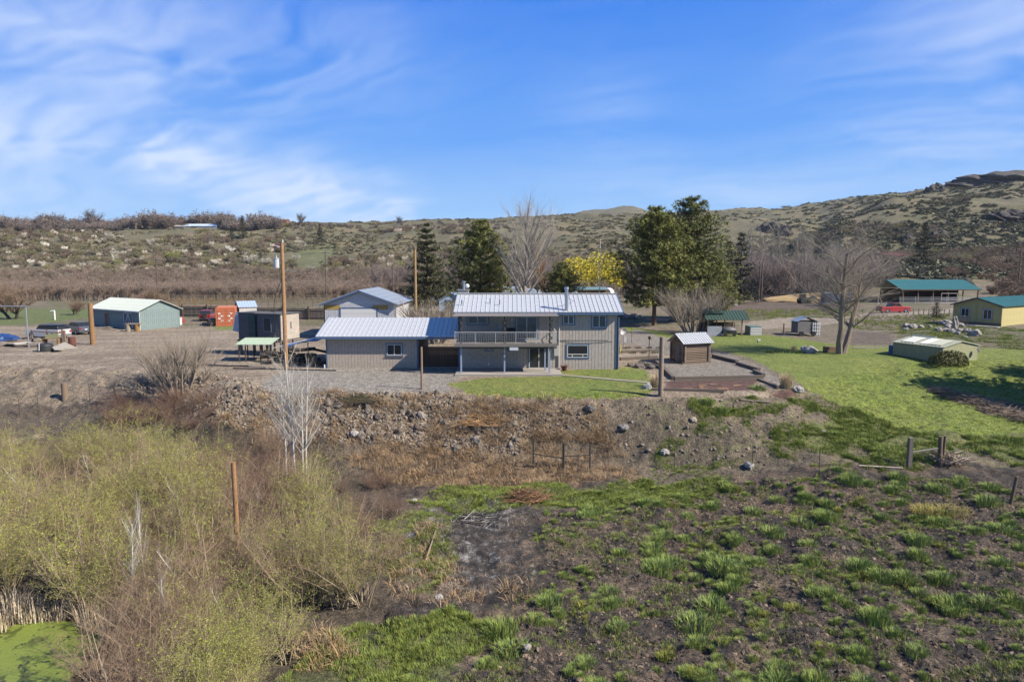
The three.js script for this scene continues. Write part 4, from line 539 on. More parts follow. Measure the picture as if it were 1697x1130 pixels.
// single boulders
{
  const r = rng(551), bg = [1, 2, 3, 4].map((k) => boulder(560 + k, .75));
  const put = (px, py, s, col, label, grp, k = 0) => { const g = G(px, py), o = solo('boulder', bg[(k + Math.floor(px)) % 4], stoneMat(...col), label, 'boulder', g, grp); o.scale.set(s * rr(r, .9, 1.3), s * rr(r, .8, 1.1), s); o.position.y += s * .3; o.rotation.y = r() * 6.28; };
  const gy = [.38, .36, .34];
  put(1341, 585, .8, [.45, .42, .39], 'large white boulder by the lawn flower patch'); put(1322, 648, .42, gy, 'grey rock beside the bleached grass at the path corner'); put(1034, 711, .36, [.27, .255, .24], 'blue grey boulder on the dirt bank'); put(1102, 752, .34, gy, 'grey boulder at the foot of the dirt bank'); put(1149, 698, .28, [.4, .34, .26], 'tan boulder below the mulch bed'); put(1242, 774, .3, gy, 'round grey rock among the tufts below the bank'); put(588, 722, .4, [.48, .45, .42], 'pale boulder at the foot of the rubble bank'); put(686, 831, .16, [.42, .4, .37], 'small white rock left of the green strip'); put(727, 991, .15, [.42, .4, .37], 'small white rock below the ash patch'); put(874, 1074, .15, [.42, .38, .32], 'small pale rock on the burnt slope'); put(1073, 644, .35, [.45, .43, .4], 'pale stone at the lawn corner by the tall post');
  put(978, 680, .38, [.14, .13, .12], 'dark boulder set into the upper dirt bank');
  for (const [px, py, s] of [[1131, 721, .2], [1141, 722, .2], [1159, 721, .18], [1112, 740, .25], [1065, 738, .28], [1075, 747, .28], [1195, 665, .25], [1365, 716, .28], [1175, 724, .2], [1245, 690, .16], [1000, 672, .22], [945, 668, .2], [1300, 690, .16], [1210, 710, .2], [1185, 745, .2]]) put(px, py, s * .55, [.3, .26, .21], 'small pale stone on the dirt bank', 'pale stones on the dirt bank');
  for (const [px, py, s] of [[1503, 542, 1.0], [1513, 544, 1.3], [1502, 548, .8], [1527, 543, .8], [1541, 543, .7], [1568, 539, 1.7], [1573, 545, 1.2], [1557, 549, 1.0], [1568, 549, .9], [1577, 551, 1.1], [1592, 550, 1.0], [1604, 551, 1.0], [1617, 556, 1.5], [1588, 554, .7], [1600, 560, .6], [1590, 541, 1.0]]) put(px, py, s * .52, [.40, .365, .33], 'grey landscape boulder in the yard before the cream cottage', 'boulders before the cream cottage');
  { const o = solo('standing_stone', boulder(581, 1.9), stoneMat(.42, .38, .33), 'upright pointed stone among the cottage boulders', 'boulder', G(1583, 548)); o.scale.set(.4, .75, .4); o.position.y += .6; }
  for (const [px, py, s] of [[1032, 527, .9], [1040, 528, .8], [1050, 528, .9], [1060, 529, .7], [1112, 532, .7], [1128, 534, .8]]) put(px, py, s, [.42, .38, .34], 'boulder under the pines behind the house', 'boulders under the pines');
  // dark rock outcrops on the hills
  const crag = (seed) => { const g = new THREE.IcosahedronGeometry(1, 9), p = g.attributes.position, o = seed * 13.7; for (let i = 0; i < p.count; i++) { const x = p.getX(i), y = p.getY(i), z = p.getZ(i), a = fbm(x * 2 + o + y, z * 2 + y * 1.3 + o, 3), b = fbm(x * 7 + o + y * 2, z * 7 + y * 5, 3), s = .45 + .75 * a + .4 * Math.round(b * 5) / 5; p.setXYZ(i, x * s, y * s * .8 * (.55 + fbm(x * 4 + o, z * 4, 3)), z * s); } g.computeVertexNormals(); return g; };
  const oc = (px, py, w, h, label, col = [.1, .088, .078]) => { const g = G(px, py), d = -g.z, o = solo('rock_outcrop', crag(px % 7), stoneMat(...col), label, 'outcrop', g); const k = d / FPX; o.scale.set(w * k, h * k, w * k * .8); };
  oc(1275, 382, 18, 16, 'dark basalt outcrop on the hill above the cottonwoods'); oc(1302, 388, 12, 12, 'smaller dark outcrop right of the basalt outcrop'); oc(1549, 318, 14, 14, 'dark rock knob on the right skyline'); oc(1652, 303, 62, 13, 'long dark rocky crest at the top of the right hill'); oc(1555, 395, 16, 14, 'pointed dark rock on the right hill slope'); oc(1590, 474, 22, 15, 'dark mound behind the teal roofed barn', [.06, .055, .05]); oc(1668, 362, 32, 14, 'dark thicketed outcrop high on the right hill', [.07, .06, .058]); oc(1505, 398, 12, 9, 'low dark outcrop left of the pointed rock');
}
// round juniper by the low shed
{ const b = new B(), r = rng(591); for (let i = 0; i < 2600; i++) { const a = r() * 6.283, e = Math.acos(r()), k = Math.pow(r(), .2) * (.85 + .3 * fbm(a * 2, e * 3, 3)); b.leaf(r, [Math.cos(a) * Math.sin(e) * 2.1 * k, Math.cos(e) * 1.45 * k, Math.sin(a) * Math.sin(e) * 1.4 * k], .12, vary(r, [.085, .085, .018], .4)); } const o = solo('juniper_bush', b.geo(), VC, 'round dark olive juniper in front of the low shed', 'bush', G(1573, 604)); o.scale.setScalar(.95); }
{ const g = G(1300, 584); const b = new B(), r = rng(592); for (let i = 0; i < 500; i++) { const a = r() * 6.283, k = Math.sqrt(r()); b.blade([Math.cos(a) * 2.2 * k, 0, Math.sin(a) * .9 * k], rr(r, .15, .4), .05, r() * 6, .6, vary(r, [.15, .21, .06], .3)); } solo('flower_patch', b.geo(), VC, 'leafy green flower patch beside the white boulder', 'plants', g); }

// ---------------------------------------------------------------- the house
const ROOFM = M(.72, .74, .76, .46, { metal: .22, map: wearTex }), BLUE = M(.075, .135, .24, .55), SIDE = paint(.55, .49, .43, .85), SIDE2 = paint(.54, .46, .375, .85);
function slopeSheet(parent, name, mat, w, x, y0, z0, y1, z1, pitch = .42) { const L = Math.hypot(y1 - y0, z1 - z0), g = ribbed(w, L, pitch, .045, .05), o = part(name, g, mat, parent); o.position.set(x, (y0 + y1) / 2, (z0 + z1) / 2); o.rotation.x = Math.atan2(y1 - y0, z0 - z1); return o; }
{
  const X0 = -4.92, X1 = 9.74, W = X1 - X0, cx = (X0 + X1) / 2, zf = -62.2, Dp = 7.7, eH = 5.35;
  const h = thing('house', 'two storey grey sided house with ribbed metal roof and rear deck', 'house', new THREE.Vector3(cx, 0, zf)), lx = (x) => x - cx;
  const wf = part('wall', siding(W, eH, .3), SIDE, h);
  const back = part('wall', siding(W, eH, .3), SIDE, h); back.position.z = -Dp; back.rotation.y = Math.PI;
  for (const s of [-1, 1]) { const e = part('wall', siding(Dp - .26, eH, .3), SIDE, h); e.rotation.y = s * Math.PI / 2; e.position.set(s * (W / 2 - .001), 0, -Dp / 2); const gb = part('gable', extr([[-(Dp / 2 - .1), 0], [Dp / 2 - .1, 0], [0, 1.3]], .1), SIDE, h); gb.rotation.y = Math.PI / 2; gb.position.set(s * (W / 2 - .06) - .05, eH + .004, -Dp / 2); }
  part('floor_band', box(4.9 + 3.2, .05, .03, W / 2 - 2.35 - 1.6 + .0, 2.72, .018), M(.3, .28, .26, .8), h).scale.set(.86, 1, 1);
  for (const s of [-1, 1]) part('corner_trim', box(.14, eH, .04, s * (W / 2 - .06), eH / 2, .022), BLUE, h);
  slopeSheet(h, 'roof_sheet', ROOFM, W + .72, 0, eH - .02, .62, 6.78, -Dp / 2 - .02); const rb = slopeSheet(h, 'roof_sheet', ROOFM, W + .72, 0, eH - .02, .62, 6.78, -Dp / 2 - .02); rb.position.z = -Dp - rb.position.z; rb.rotation.x *= -1; part('ridge_cap', box(W + .74, .05, .36, 0, 6.83, -Dp / 2), ROOFM, h);
  part('fascia', box(W + .74, .2, .04, 0, eH - .17, .63), BLUE, h); part('soffit', box(W + .7, .03, .6, 0, eH - .255, .31), M(.45, .44, .42, .8), h);
  for (const s of [-1, 1]) { const f = part('rake_board', box(.04, .22, 4.72, 0, 0, 0), BLUE, h); f.position.set(s * (W / 2 + .375), 6.0, -Dp / 4 + .31); f.rotation.x = .313; }
  const wx = (px) => (px - 848.5) / FPX * 62.85 - cx;
  const win = (p0, p1, y0, y1, o) => windowUnit(h, (wx(p0) + wx(p1)) / 2, (y0 + y1) / 2, .003, wx(p1) - wx(p0), y1 - y0, o);
  win(776, 808, 4.2, 5.05); win(933, 950, 4.2, 5.0); win(981, 1003, 3.88, 5.0); win(940, 974, 1.12, 2.25, { panes: [[-.5, .5, .26, 1], [-.5, -.26, 0, .24], [-.26, .26, 0, .24], [.26, .5, 0, .24]] }); win(805, 816, 1.82, 2.25); win(843, 853, 1.82, 2.25);
  for (const [a, b, y0, y1] of [[856, 890, 2.85, 4.9], [877, 909, .12, 2.1]]) { const d = win(a, b, y0, y1); d.name = 'sliding_door'; part('handle', box(.04, .3, .05, .06, -.1, .07), BLACK, d); }
  part('outlet_box', box(.16, .2, .06, wx(810), .5, .03), WHITE, h); part('wall_lamp', cyl(.08, .06, .14, 8, wx(848), 4.5, .1), WHITE, h);
  part('electric_meter', box(.4, .5, .14, wx(829), 3.9, .07), M(.4, .4, .4, .5), h); part('downspout', bar([wx(926), .2, .08], [wx(926), 5.15, .08], .05, 8), M(.5, .48, .45, .6), h); part('downspout', bar([wx(1024), .1, .09], [wx(1024), 5.1, .09], .05, 8), BLUE, h);
  part('electric_panel', box(.42, .95, .18, wx(922), 1.75, .09), M(.5, .49, .47, .5), h); part('conduit', bar([wx(924), .2, .06], [wx(924), 1.3, .06], .025, 6), BLACK, h); part('sagging_cable', new THREE.TubeGeometry(new THREE.CatmullRomCurve3([[926, 2.68], [950, 2.5], [980, 2.48], [1015, 2.62]].map(([p, y]) => new THREE.Vector3(wx(p), y, .04))), 16, .014, 5), BLACK, h);
  // flues and chimney on the roof
  const ch = part('chimney', box(1.0, 1.0, .8, -W / 2 + .15, 6.6, -4.9), paint(.45, .43, .4), h); part('chimney_cap', box(1.16, .08, .95, -W / 2 + .15, 7.14, -4.9), M(.3, .3, .3, .6), ch); part('flue', merge([cyl(.13, .13, .7, 10, -W / 2 + .2, 7.18, -4.9), cyl(.2, .2, .12, 10, -W / 2 + .2, 7.86, -4.9)]), STEEL, ch); part('dish_antenna', new THREE.SphereGeometry(.26, 10, 6, 0, 6.28, 0, 1.0).rotateX(1.4).translate(-W / 2 + .55, 7.5, -4.6), WHITE, ch);
  const fl = part('stove_pipe', cyl(.16, .16, 2.3, 12, lx(4.95), 5.05, .22), STEEL, h); part('pipe_cap', cyl(.22, .2, .22, 12, lx(4.95), 7.36, .22), STEEL, fl); part('pipe_brace', bar([lx(4.95), 6.6, .2], [lx(4.95) + .8, 6.2, -1.6], .03), STEEL, fl);
  for (const [px, z] of [[765, -.9], [812, -1.4], [828, -1.0]]) part('roof_vent', cyl(.06, .06, .45, 8, wx(px), eH + .32 + (-z) * .25, z), M(.2, .22, .26, .6), h);
  // patio slab, deck, posts, rail, flat cover
  const slab = solo('patio_slab', box(9.3, .14, 3.75, 0, .07, 0), paint(.42, .385, .34, .9), 'pale concrete patio slab under the deck', 'slab', new THREE.Vector3(-.3, 0, -60.2)); void slab;
  const dk = thing('deck', 'raised rear deck with wire panel railing and slim blue posts', 'deck', new THREE.Vector3(-.55, 0, -60.45)), dw = 8.9, dd = 3.3, dh = 2.75;
  for (let i = 0; i < 24; i++) part('deck_board', box(dw, .04, .127, 0, dh, -dd / 2 + .07 + i * .1375), wood(.33, .3, .27), dk);
  part('rim_joist', box(dw, .22, .05, 0, dh - .14, dd / 2 + .03), wood(.25, .225, .2), dk); for (let i = 0; i < 11; i++) part('joist', box(.05, .18, dd - .05, -dw / 2 + .15 + i * .86, dh - .13, -.03), wood(.14, .12, .1), dk);
  part('beam', box(dw, .2, .12, 0, dh - .34, dd / 2 - .35), wood(.12, .11, .1), dk);
  for (const x of [-dw / 2 + .55, -.1, dw / 2 - .62]) { part('post', box(.13, dh - .44, .13, x, (dh - .44) / 2 + .14, dd / 2 - .35), M(.30, .36, .47, .6), dk); part('upper_post', box(.12, 2.35, .12, x, dh + .02 + 1.18, dd / 2 - .2), wood(.09, .075, .06), dk); }
  part('post', box(.13, dh - .44, .13, dw / 2 - .95, (dh - .44) / 2 + .14, dd / 2 - 1.6), M(.30, .36, .47, .6), dk);
  for (let i = 0; i <= 5; i++) part('rail_post', box(.05, .98, .05, -dw / 2 + .05 + i * (dw - .1) / 5, dh + .5, dd / 2 - .04), M(.46, .46, .45, .5), dk);
  part('top_rail', box(dw, .05, .08, 0, dh + 1.01, dd / 2 - .04), M(.5, .5, .48, .5), dk);
  for (const s of [-1, 1]) { part('top_rail', box(.08, .05, dd - .1, s * (dw / 2 - .05), dh + 1.011, -.06), M(.5, .5, .48, .5), dk); }
  for (let i = 0; i < 44; i++) part('wire', box(.014, .94, .014, -dw / 2 + .15 + i * .2, dh + .5, dd / 2 - .04), M(.45, .45, .44, .5), dk); for (let j = 0; j < 5; j++) part('wire', box(dw - .1, .014, .014, 0, dh + .14 + j * .18, dd / 2 - .024), M(.45, .45, .44, .5), dk);
  for (let i = 0; i < 15; i++) part('wire', box(.014, .94, .014, dw / 2 - .05, dh + .5, -dd / 2 + .15 + i * .2), M(.45, .45, .44, .5), dk);
  const cov = part('deck_cover', ribbed(dw + .3, 3.0, .2, .02, .05), M(.22, .2, .18, .7), dk); cov.position.set(0, dh + 2.46, .12); cov.rotation.x = .03; for (let i = 0; i < 6; i++) part('rafter', box(.06, .12, 3.2, -dw / 2 + .3 + i * 1.66, dh + 2.36, .1), wood(.16, .13, .11), dk);
  part('sign_board', box(.75, .26, .03, .72, dh - .42, dd / 2 + .12), M(.6, .63, .68, .6), dk);
  const vine = (x) => { const b = new B(), r = rng(600 + x * 10 | 0); for (let i = 0; i < 150; i++) { const t = r(), a = t * 26, c = [Math.cos(a) * .12, t * 2.1, Math.sin(a) * .12]; b.leaf(r, c, .1, vary(r, [.04, .034, .022], .4)); } return b.geo(); };
  for (const [x, l] of [[-4.5, 'dark vine winding up the deck post by the wide window'], [-.65, 'dark vine winding up the middle deck post'], [3.35, 'dark vine winding up the deck post at the open end']]) solo('post_vine', vine(x), VC, l, 'vine', new THREE.Vector3(x, dh, -59.0));
  const tb = thing('patio_table', 'wooden patio table on the deck', 'table', new THREE.Vector3(-3.3, dh + .02, -60.6)); part('table_top', box(1.7, .05, .9, 0, .74, 0), wood(.34, .27, .2), tb); for (const a of [-1, 1]) for (const b of [-1, 1]) part('leg', box(.07, .71, .07, a * .75, .355, b * .36), wood(.12, .1, .08), tb);
  const chs = thing('deck_bench', 'weathered slatted bench right of the patio table', 'bench', new THREE.Vector3(-1.55, dh + .02, -60.7)); for (let i = 0; i < 4; i++) part('seat_slat', box(1.4, .03, .1, 0, .44, -.2 + i * .12), wood(.42, .36, .3), chs); for (let i = 0; i < 3; i++) part('back_slat', box(1.4, .1, .03, 0, .6 + i * .14, -.27), wood(.42, .36, .3), chs); for (const a of [-1, 1]) { part('leg', box(.06, .92, .06, a * .66, .46, -.29), wood(.3, .26, .2), chs); part('leg', box(.06, .42, .06, a * .66, .21, .18), wood(.3, .26, .2), chs); }
  const gr = thing('gas_grill', 'black covered grill on the deck beside the sliding door', 'grill', new THREE.Vector3(-.1, dh + .02, -61.3)); part('lid', new THREE.CylinderGeometry(.3, .3, .8, 12, 1, false, 0, Math.PI).rotateZ(Math.PI / 2).translate(0, .85, 0), BLACK, gr); part('cart', box(.7, .8, .5, 0, .42, 0), M(.05, .05, .05, .5), gr);
  const pot = thing('flower_pot', 'dark red flower pot at the house corner by the patio', 'pot', new THREE.Vector3(wx(934) + cx, 0, -61.3)); part('pot', new THREE.LatheGeometry([[.16, 0], [.3, .42], [.34, .44], [.34, .5], [.29, .5], [.26, .4]].map(([a, b]) => new THREE.Vector2(a, b)), 16), M(.13, .035, .035, .6), pot); part('soil', cyl(.27, .27, .03, 12, 0, .4, 0), M(.05, .04, .03), pot);
  // narrow concrete path over the lawn
  { const A = G(930, 622), Bq = G(1078, 635), f = frameOf(A, Bq); solo('lawn_path', box(f.w, .06, .55, 0, .03, 0), paint(.4, .36, .28, .9), 'narrow concrete path crossing the house lawn', 'path', f.o).rotation.y = f.turn; }
}
// ---------------------------------------------------------------- garage wing and screen fence
{
  const x0 = -17.3, x1 = -8.75, W = x1 - x0, zf = -63, g = thing('garage_wing', 'low tan garage wing with long ribbed metal roof left of the house', 'garage', new THREE.Vector3((x0 + x1) / 2, 0, zf)), eH = 2.95;
  part('wall', siding(W, eH, .3), SIDE2, g); for (const s of [-1, 1]) { const e = part('wall', siding(7.6, eH, .3), SIDE2, g); e.rotation.y = s * Math.PI / 2; e.position.set(s * (W / 2 - .001), 0, -3.95); part('corner_trim', box(.12, eH, .04, s * (W / 2 - .05), eH / 2, .022), BLUE, g); } const bk = part('wall', siding(W, eH, .3), SIDE2, g); bk.rotation.y = Math.PI; bk.position.z = -7.9;
  const rw = -4.75 - (-17.95), rx = (-17.95 - 4.98) / 2 - (x0 + x1) / 2; slopeSheet(g, 'roof_sheet', ROOFM, rw, rx, eH + .07, .62, 4.42, -4.05); const rb = slopeSheet(g, 'roof_sheet', ROOFM, rw, rx, eH + .07, .62, 4.42, -4.05); rb.position.z = -8.1 - rb.position.z; rb.rotation.x *= -1;
  part('fascia', box(rw, .2, .04, rx, eH - .07, .63), BLUE, g); part('soffit', box(rw, .03, .6, rx, eH - .15, .31), M(.3, .3, .3, .8), g); const rk = part('rake_board', box(.04, .2, 4.9), BLUE, g); rk.position.set(rx - rw / 2 - .02, 3.65, -1.7); rk.rotation.x = .285;
  part('gable', extr([[-3.9, 0], [3.9, 0], [0, 1.25]], .08), SIDE2, g).rotation.y = Math.PI / 2; g.children[g.children.length - 1].position.set(-W / 2, eH + .004, -3.95);
  windowUnit(g, (649 + 664) / 2 * .0 + (-10.95 - (x0 + x1) / 2), 1.72, .003, 1.35, 1.0); part('sill', box(1.7, .06, .1, -10.95 - (x0 + x1) / 2, 1.08, .05), M(.14, .09, .07), g); part('base_pipe', cyl(.06, .06, .35, 8, -W / 2 - .15, 0, .15), WHITE, g);
  part('icicle_light_string', merge([0, 1, 2, 3, 4, 5, 6].map((i) => box(.03, .12 + (i * 37 % 5) * .07, .03, W / 2 + 1.5 + i * .14, eH - .25, .3))), WHITE, g);
  const f = thing('screen_fence', 'dark brown board fence closing the breezeway between garage and house', 'fence', new THREE.Vector3(-6.85, 0, -63.4)); const R = rng(610); for (let i = 0; i < 26; i++) part('board', box(.138, 1.95, .025, -1.83 + i * .1465, 1.0, (i % 2) * .006), wood(...vary(R, [.12, .062, .034], .2)), f); for (const y of [.4, 1.7]) part('rail', box(3.8, .09, .04, 0, y, -.035), wood(.1, .06, .04), f);
  part('sill_board', box(3.84, .08, .06, 0, .0, .06), M(.4, .4, .38), f);
}
// ---------------------------------------------------------------- tall shop with roll door
{
  const d = 88, x0 = P(537, d, 2).x, x1 = P(656, d, 2).x, W = x1 - x0, s = thing('shop_building', 'tall gabled metal shop with white roll door behind the garage wing', 'building', new THREE.Vector3((x0 + x1) / 2, 0, -d)), eH = 4.5, rise = 1.7, ST = paint(.66, .68, .70, .6);
  const sw = part('wall', siding(W, eH, .3, .03), ST, s); void sw; for (const k of [-1, 1]) { const e = part('wall', siding(12, eH, .3, .03), ST, s); e.rotation.y = k * Math.PI / 2; e.position.set(k * W / 2, 0, -6); } part('gable', extr([[-W / 2, 0], [W / 2, 0], [0, rise - .1]], .1), ST, s).position.set(0, eH + .003, -.1);
  for (const k of [-1, 1]) { const L = Math.hypot(W / 2 + .5, rise + .15), o = part('roof_sheet', ribbed(13, L, .4, .04, .05), M(.5, .57, .66, .45, { metal: .3, map: wearTex }), s); o.rotation.order = 'YXZ'; o.rotation.y = Math.PI / 2 * k; o.rotation.x = Math.atan2(rise + .15, W / 2 + .5); o.position.set(k * (W / 4 + .25), eH + rise / 2 + .1, -6); const f = part('rake_board', box(L, .2, .05), BLUE, s); f.position.set(k * (W / 4 + .22), eH + rise / 2 + .0, .53); f.rotation.z = -k * Math.atan2(rise + .15, W / 2 + .5); }
  for (const [a, b] of [[-W / 2 + .1, -W / 2 + 2.1], [W / 2 - 3.0, W / 2 - 1.0]]) part('yellow_panel', box(b - a, .6, .02, (a + b) / 2, eH - .35, .014), paint(.5, .36, .09), s);
  const dr = part('roll_door', ring(4.9, 4.1, .14, .06), BLUE, s); dr.position.set(-.15, 2.08, .005); for (let i = 0; i < 6; i++) part('door_panel', box(4.6, .61, .04, 0, -1.59 + i * .635, .015), WHITE, dr);
  const md = part('entry_door', ring(1.15, 2.2, .1, .05), BLUE, s); md.position.set(W / 2 - 2.0, 1.1, .005); part('door_leaf', box(.95, 2.0, .03, 0, 0, .01), WHITE, md);
  const bd = thing('conduit_post', 'short grey conduit post on the shop right side', 'post', P(669, 88)); part('pole', cyl(.07, .06, 4.8, 8), M(.5, .5, .48), bd);
}
// ---------------------------------------------------------------- generic gabled hut placed by two base corners
function hut(name, label, cat, A, Bq, depth, eH, rise, o = {}) {         // front wall from A (left) to B (right); ridge along the front unless o.gable
  const f = frameOf(A, Bq), t = thing(name, label, cat, new THREE.Vector3(f.o.x, Math.min(A.y, Bq.y) - (o.sink || .05), f.o.z), f.turn), W = f.w, wm = o.wall || SIDE, mk = o.lap ? (w, h) => lap(w, h, .24) : (w, h) => siding(w, h, .3);
  if (!o.open) { part('wall', mk(W, eH), wm, t); for (const k of [-1, 1]) { const e = part('wall', mk(depth - .26, eH), o.sideWall || wm, t); e.rotation.y = k * Math.PI / 2; e.position.set(k * (W / 2 - .01), 0, -depth / 2); } const b = part('wall', mk(W, eH), wm, t); b.rotation.y = Math.PI; b.position.z = -depth; }
  const oh = o.over ?? .35, rm = o.roof || ROOFM;
  if (o.gable) { part('gable', extr([[-W / 2 + .02, 0], [W / 2 - .02, 0], [0, rise - .08]], .1), o.gableMat || wm, t).position.set(0, eH + .003, -.1); for (const k of [-1, 1]) { const L = Math.hypot(W / 2 + oh, rise + oh * rise / (W / 2)), q = part('roof_sheet', ribbed(depth + 2 * oh, L, .4, .03, .05), rm, t); q.rotation.order = 'YXZ'; q.rotation.y = k * Math.PI / 2; q.rotation.x = Math.atan2(rise, W / 2); q.position.set(k * (W / 4 + oh / 2), eH + rise / 2 - oh * rise / W + .06, -depth / 2); if (o.trim) { const r2 = part('rake_board', box(L, .18, .05), o.trim, t); r2.position.set(q.position.x, q.position.y - .06, oh + .03); r2.rotation.z = -k * Math.atan2(rise, W / 2); } } }
  else { const s = slopeSheet(t, 'roof_sheet', rm, W + 2 * oh, 0, eH - oh * rise / (depth / 2) * .5 + .05, oh, eH + rise, -depth / 2); const b = slopeSheet(t, 'roof_sheet', rm, W + 2 * oh, 0, eH - oh * rise / (depth / 2) * .5 + .05, oh, eH + rise, -depth / 2); b.position.z = -depth - s.position.z; b.rotation.x *= -1; for (const k of [-1, 1]) { const g = part('gable', extr([[-depth / 2 + .1, 0], [depth / 2 - .1, 0], [0, rise - .08]], .1), o.gableMat || o.sideWall || wm, t); g.rotation.y = Math.PI / 2; g.position.set(k * (W / 2 - .06) - .05, eH + .003, -depth / 2); } if (o.trim) part('fascia', box(W + 2 * oh, .16, .04, 0, eH - .12, oh + .02), o.trim, t); }
  return { t, W };
}
// teal shed at the left
{
  const A = G(153, 539), Bq = G(232, 547), tw = paint(.24, .32, .32, .8), gw = tw;
  const { t, W } = hut('teal_shed', 'teal sided barn shed with pale metal roof and cross braced door', 'shed', A, Bq, 6.2, 2.9, 1.5, { wall: tw, sideWall: gw, gableMat: gw, roof: paint(.56, .62, .57, .5), trim: WHITE, over: .4 });
  for (const k of [-1, 1]) part('corner_trim', box(.16, 2.9, .05, k * (W / 2 - .06), 1.45, .03), WHITE, t);
  const bd = part('barn_door', box(2.6, 2.5, .05, W / 2 - 3.2, 1.27, .04), paint(.09, .12, .16), t); const br = (w, x, y, rz, n = 'door_brace') => { const o = part(n, box(w, .14, .02), M(.42, .47, .52, .6), bd); o.position.set(W / 2 - 3.2 + x, 1.27 + y, .078); o.rotation.z = rz; }; br(2.6, 0, 1.18, 0); br(2.6, 0, -1.18, 0); br(2.3, -1.23, 0, 1.571); br(2.3, 1.23, 0, 1.571); br(2.3, 0, 0, 1.571); br(2.5, -.6, 0, 1.1); br(2.5, .6, 0, -1.1);
  const ed = part('entry_door', box(1.1, 2.2, .05, -W / 2 + 4.6, 1.12, .04), wood(.22, .12, .07), t); part('door_frame', ring(1.4, 2.4, .12, .03), M(.3, .33, .36), ed).position.set(-W / 2 + 4.6, 1.15, .068); part('wall_lamp', box(.2, .3, .2, W / 2 - 3.4, 2.75, .14), WHITE, t);
}
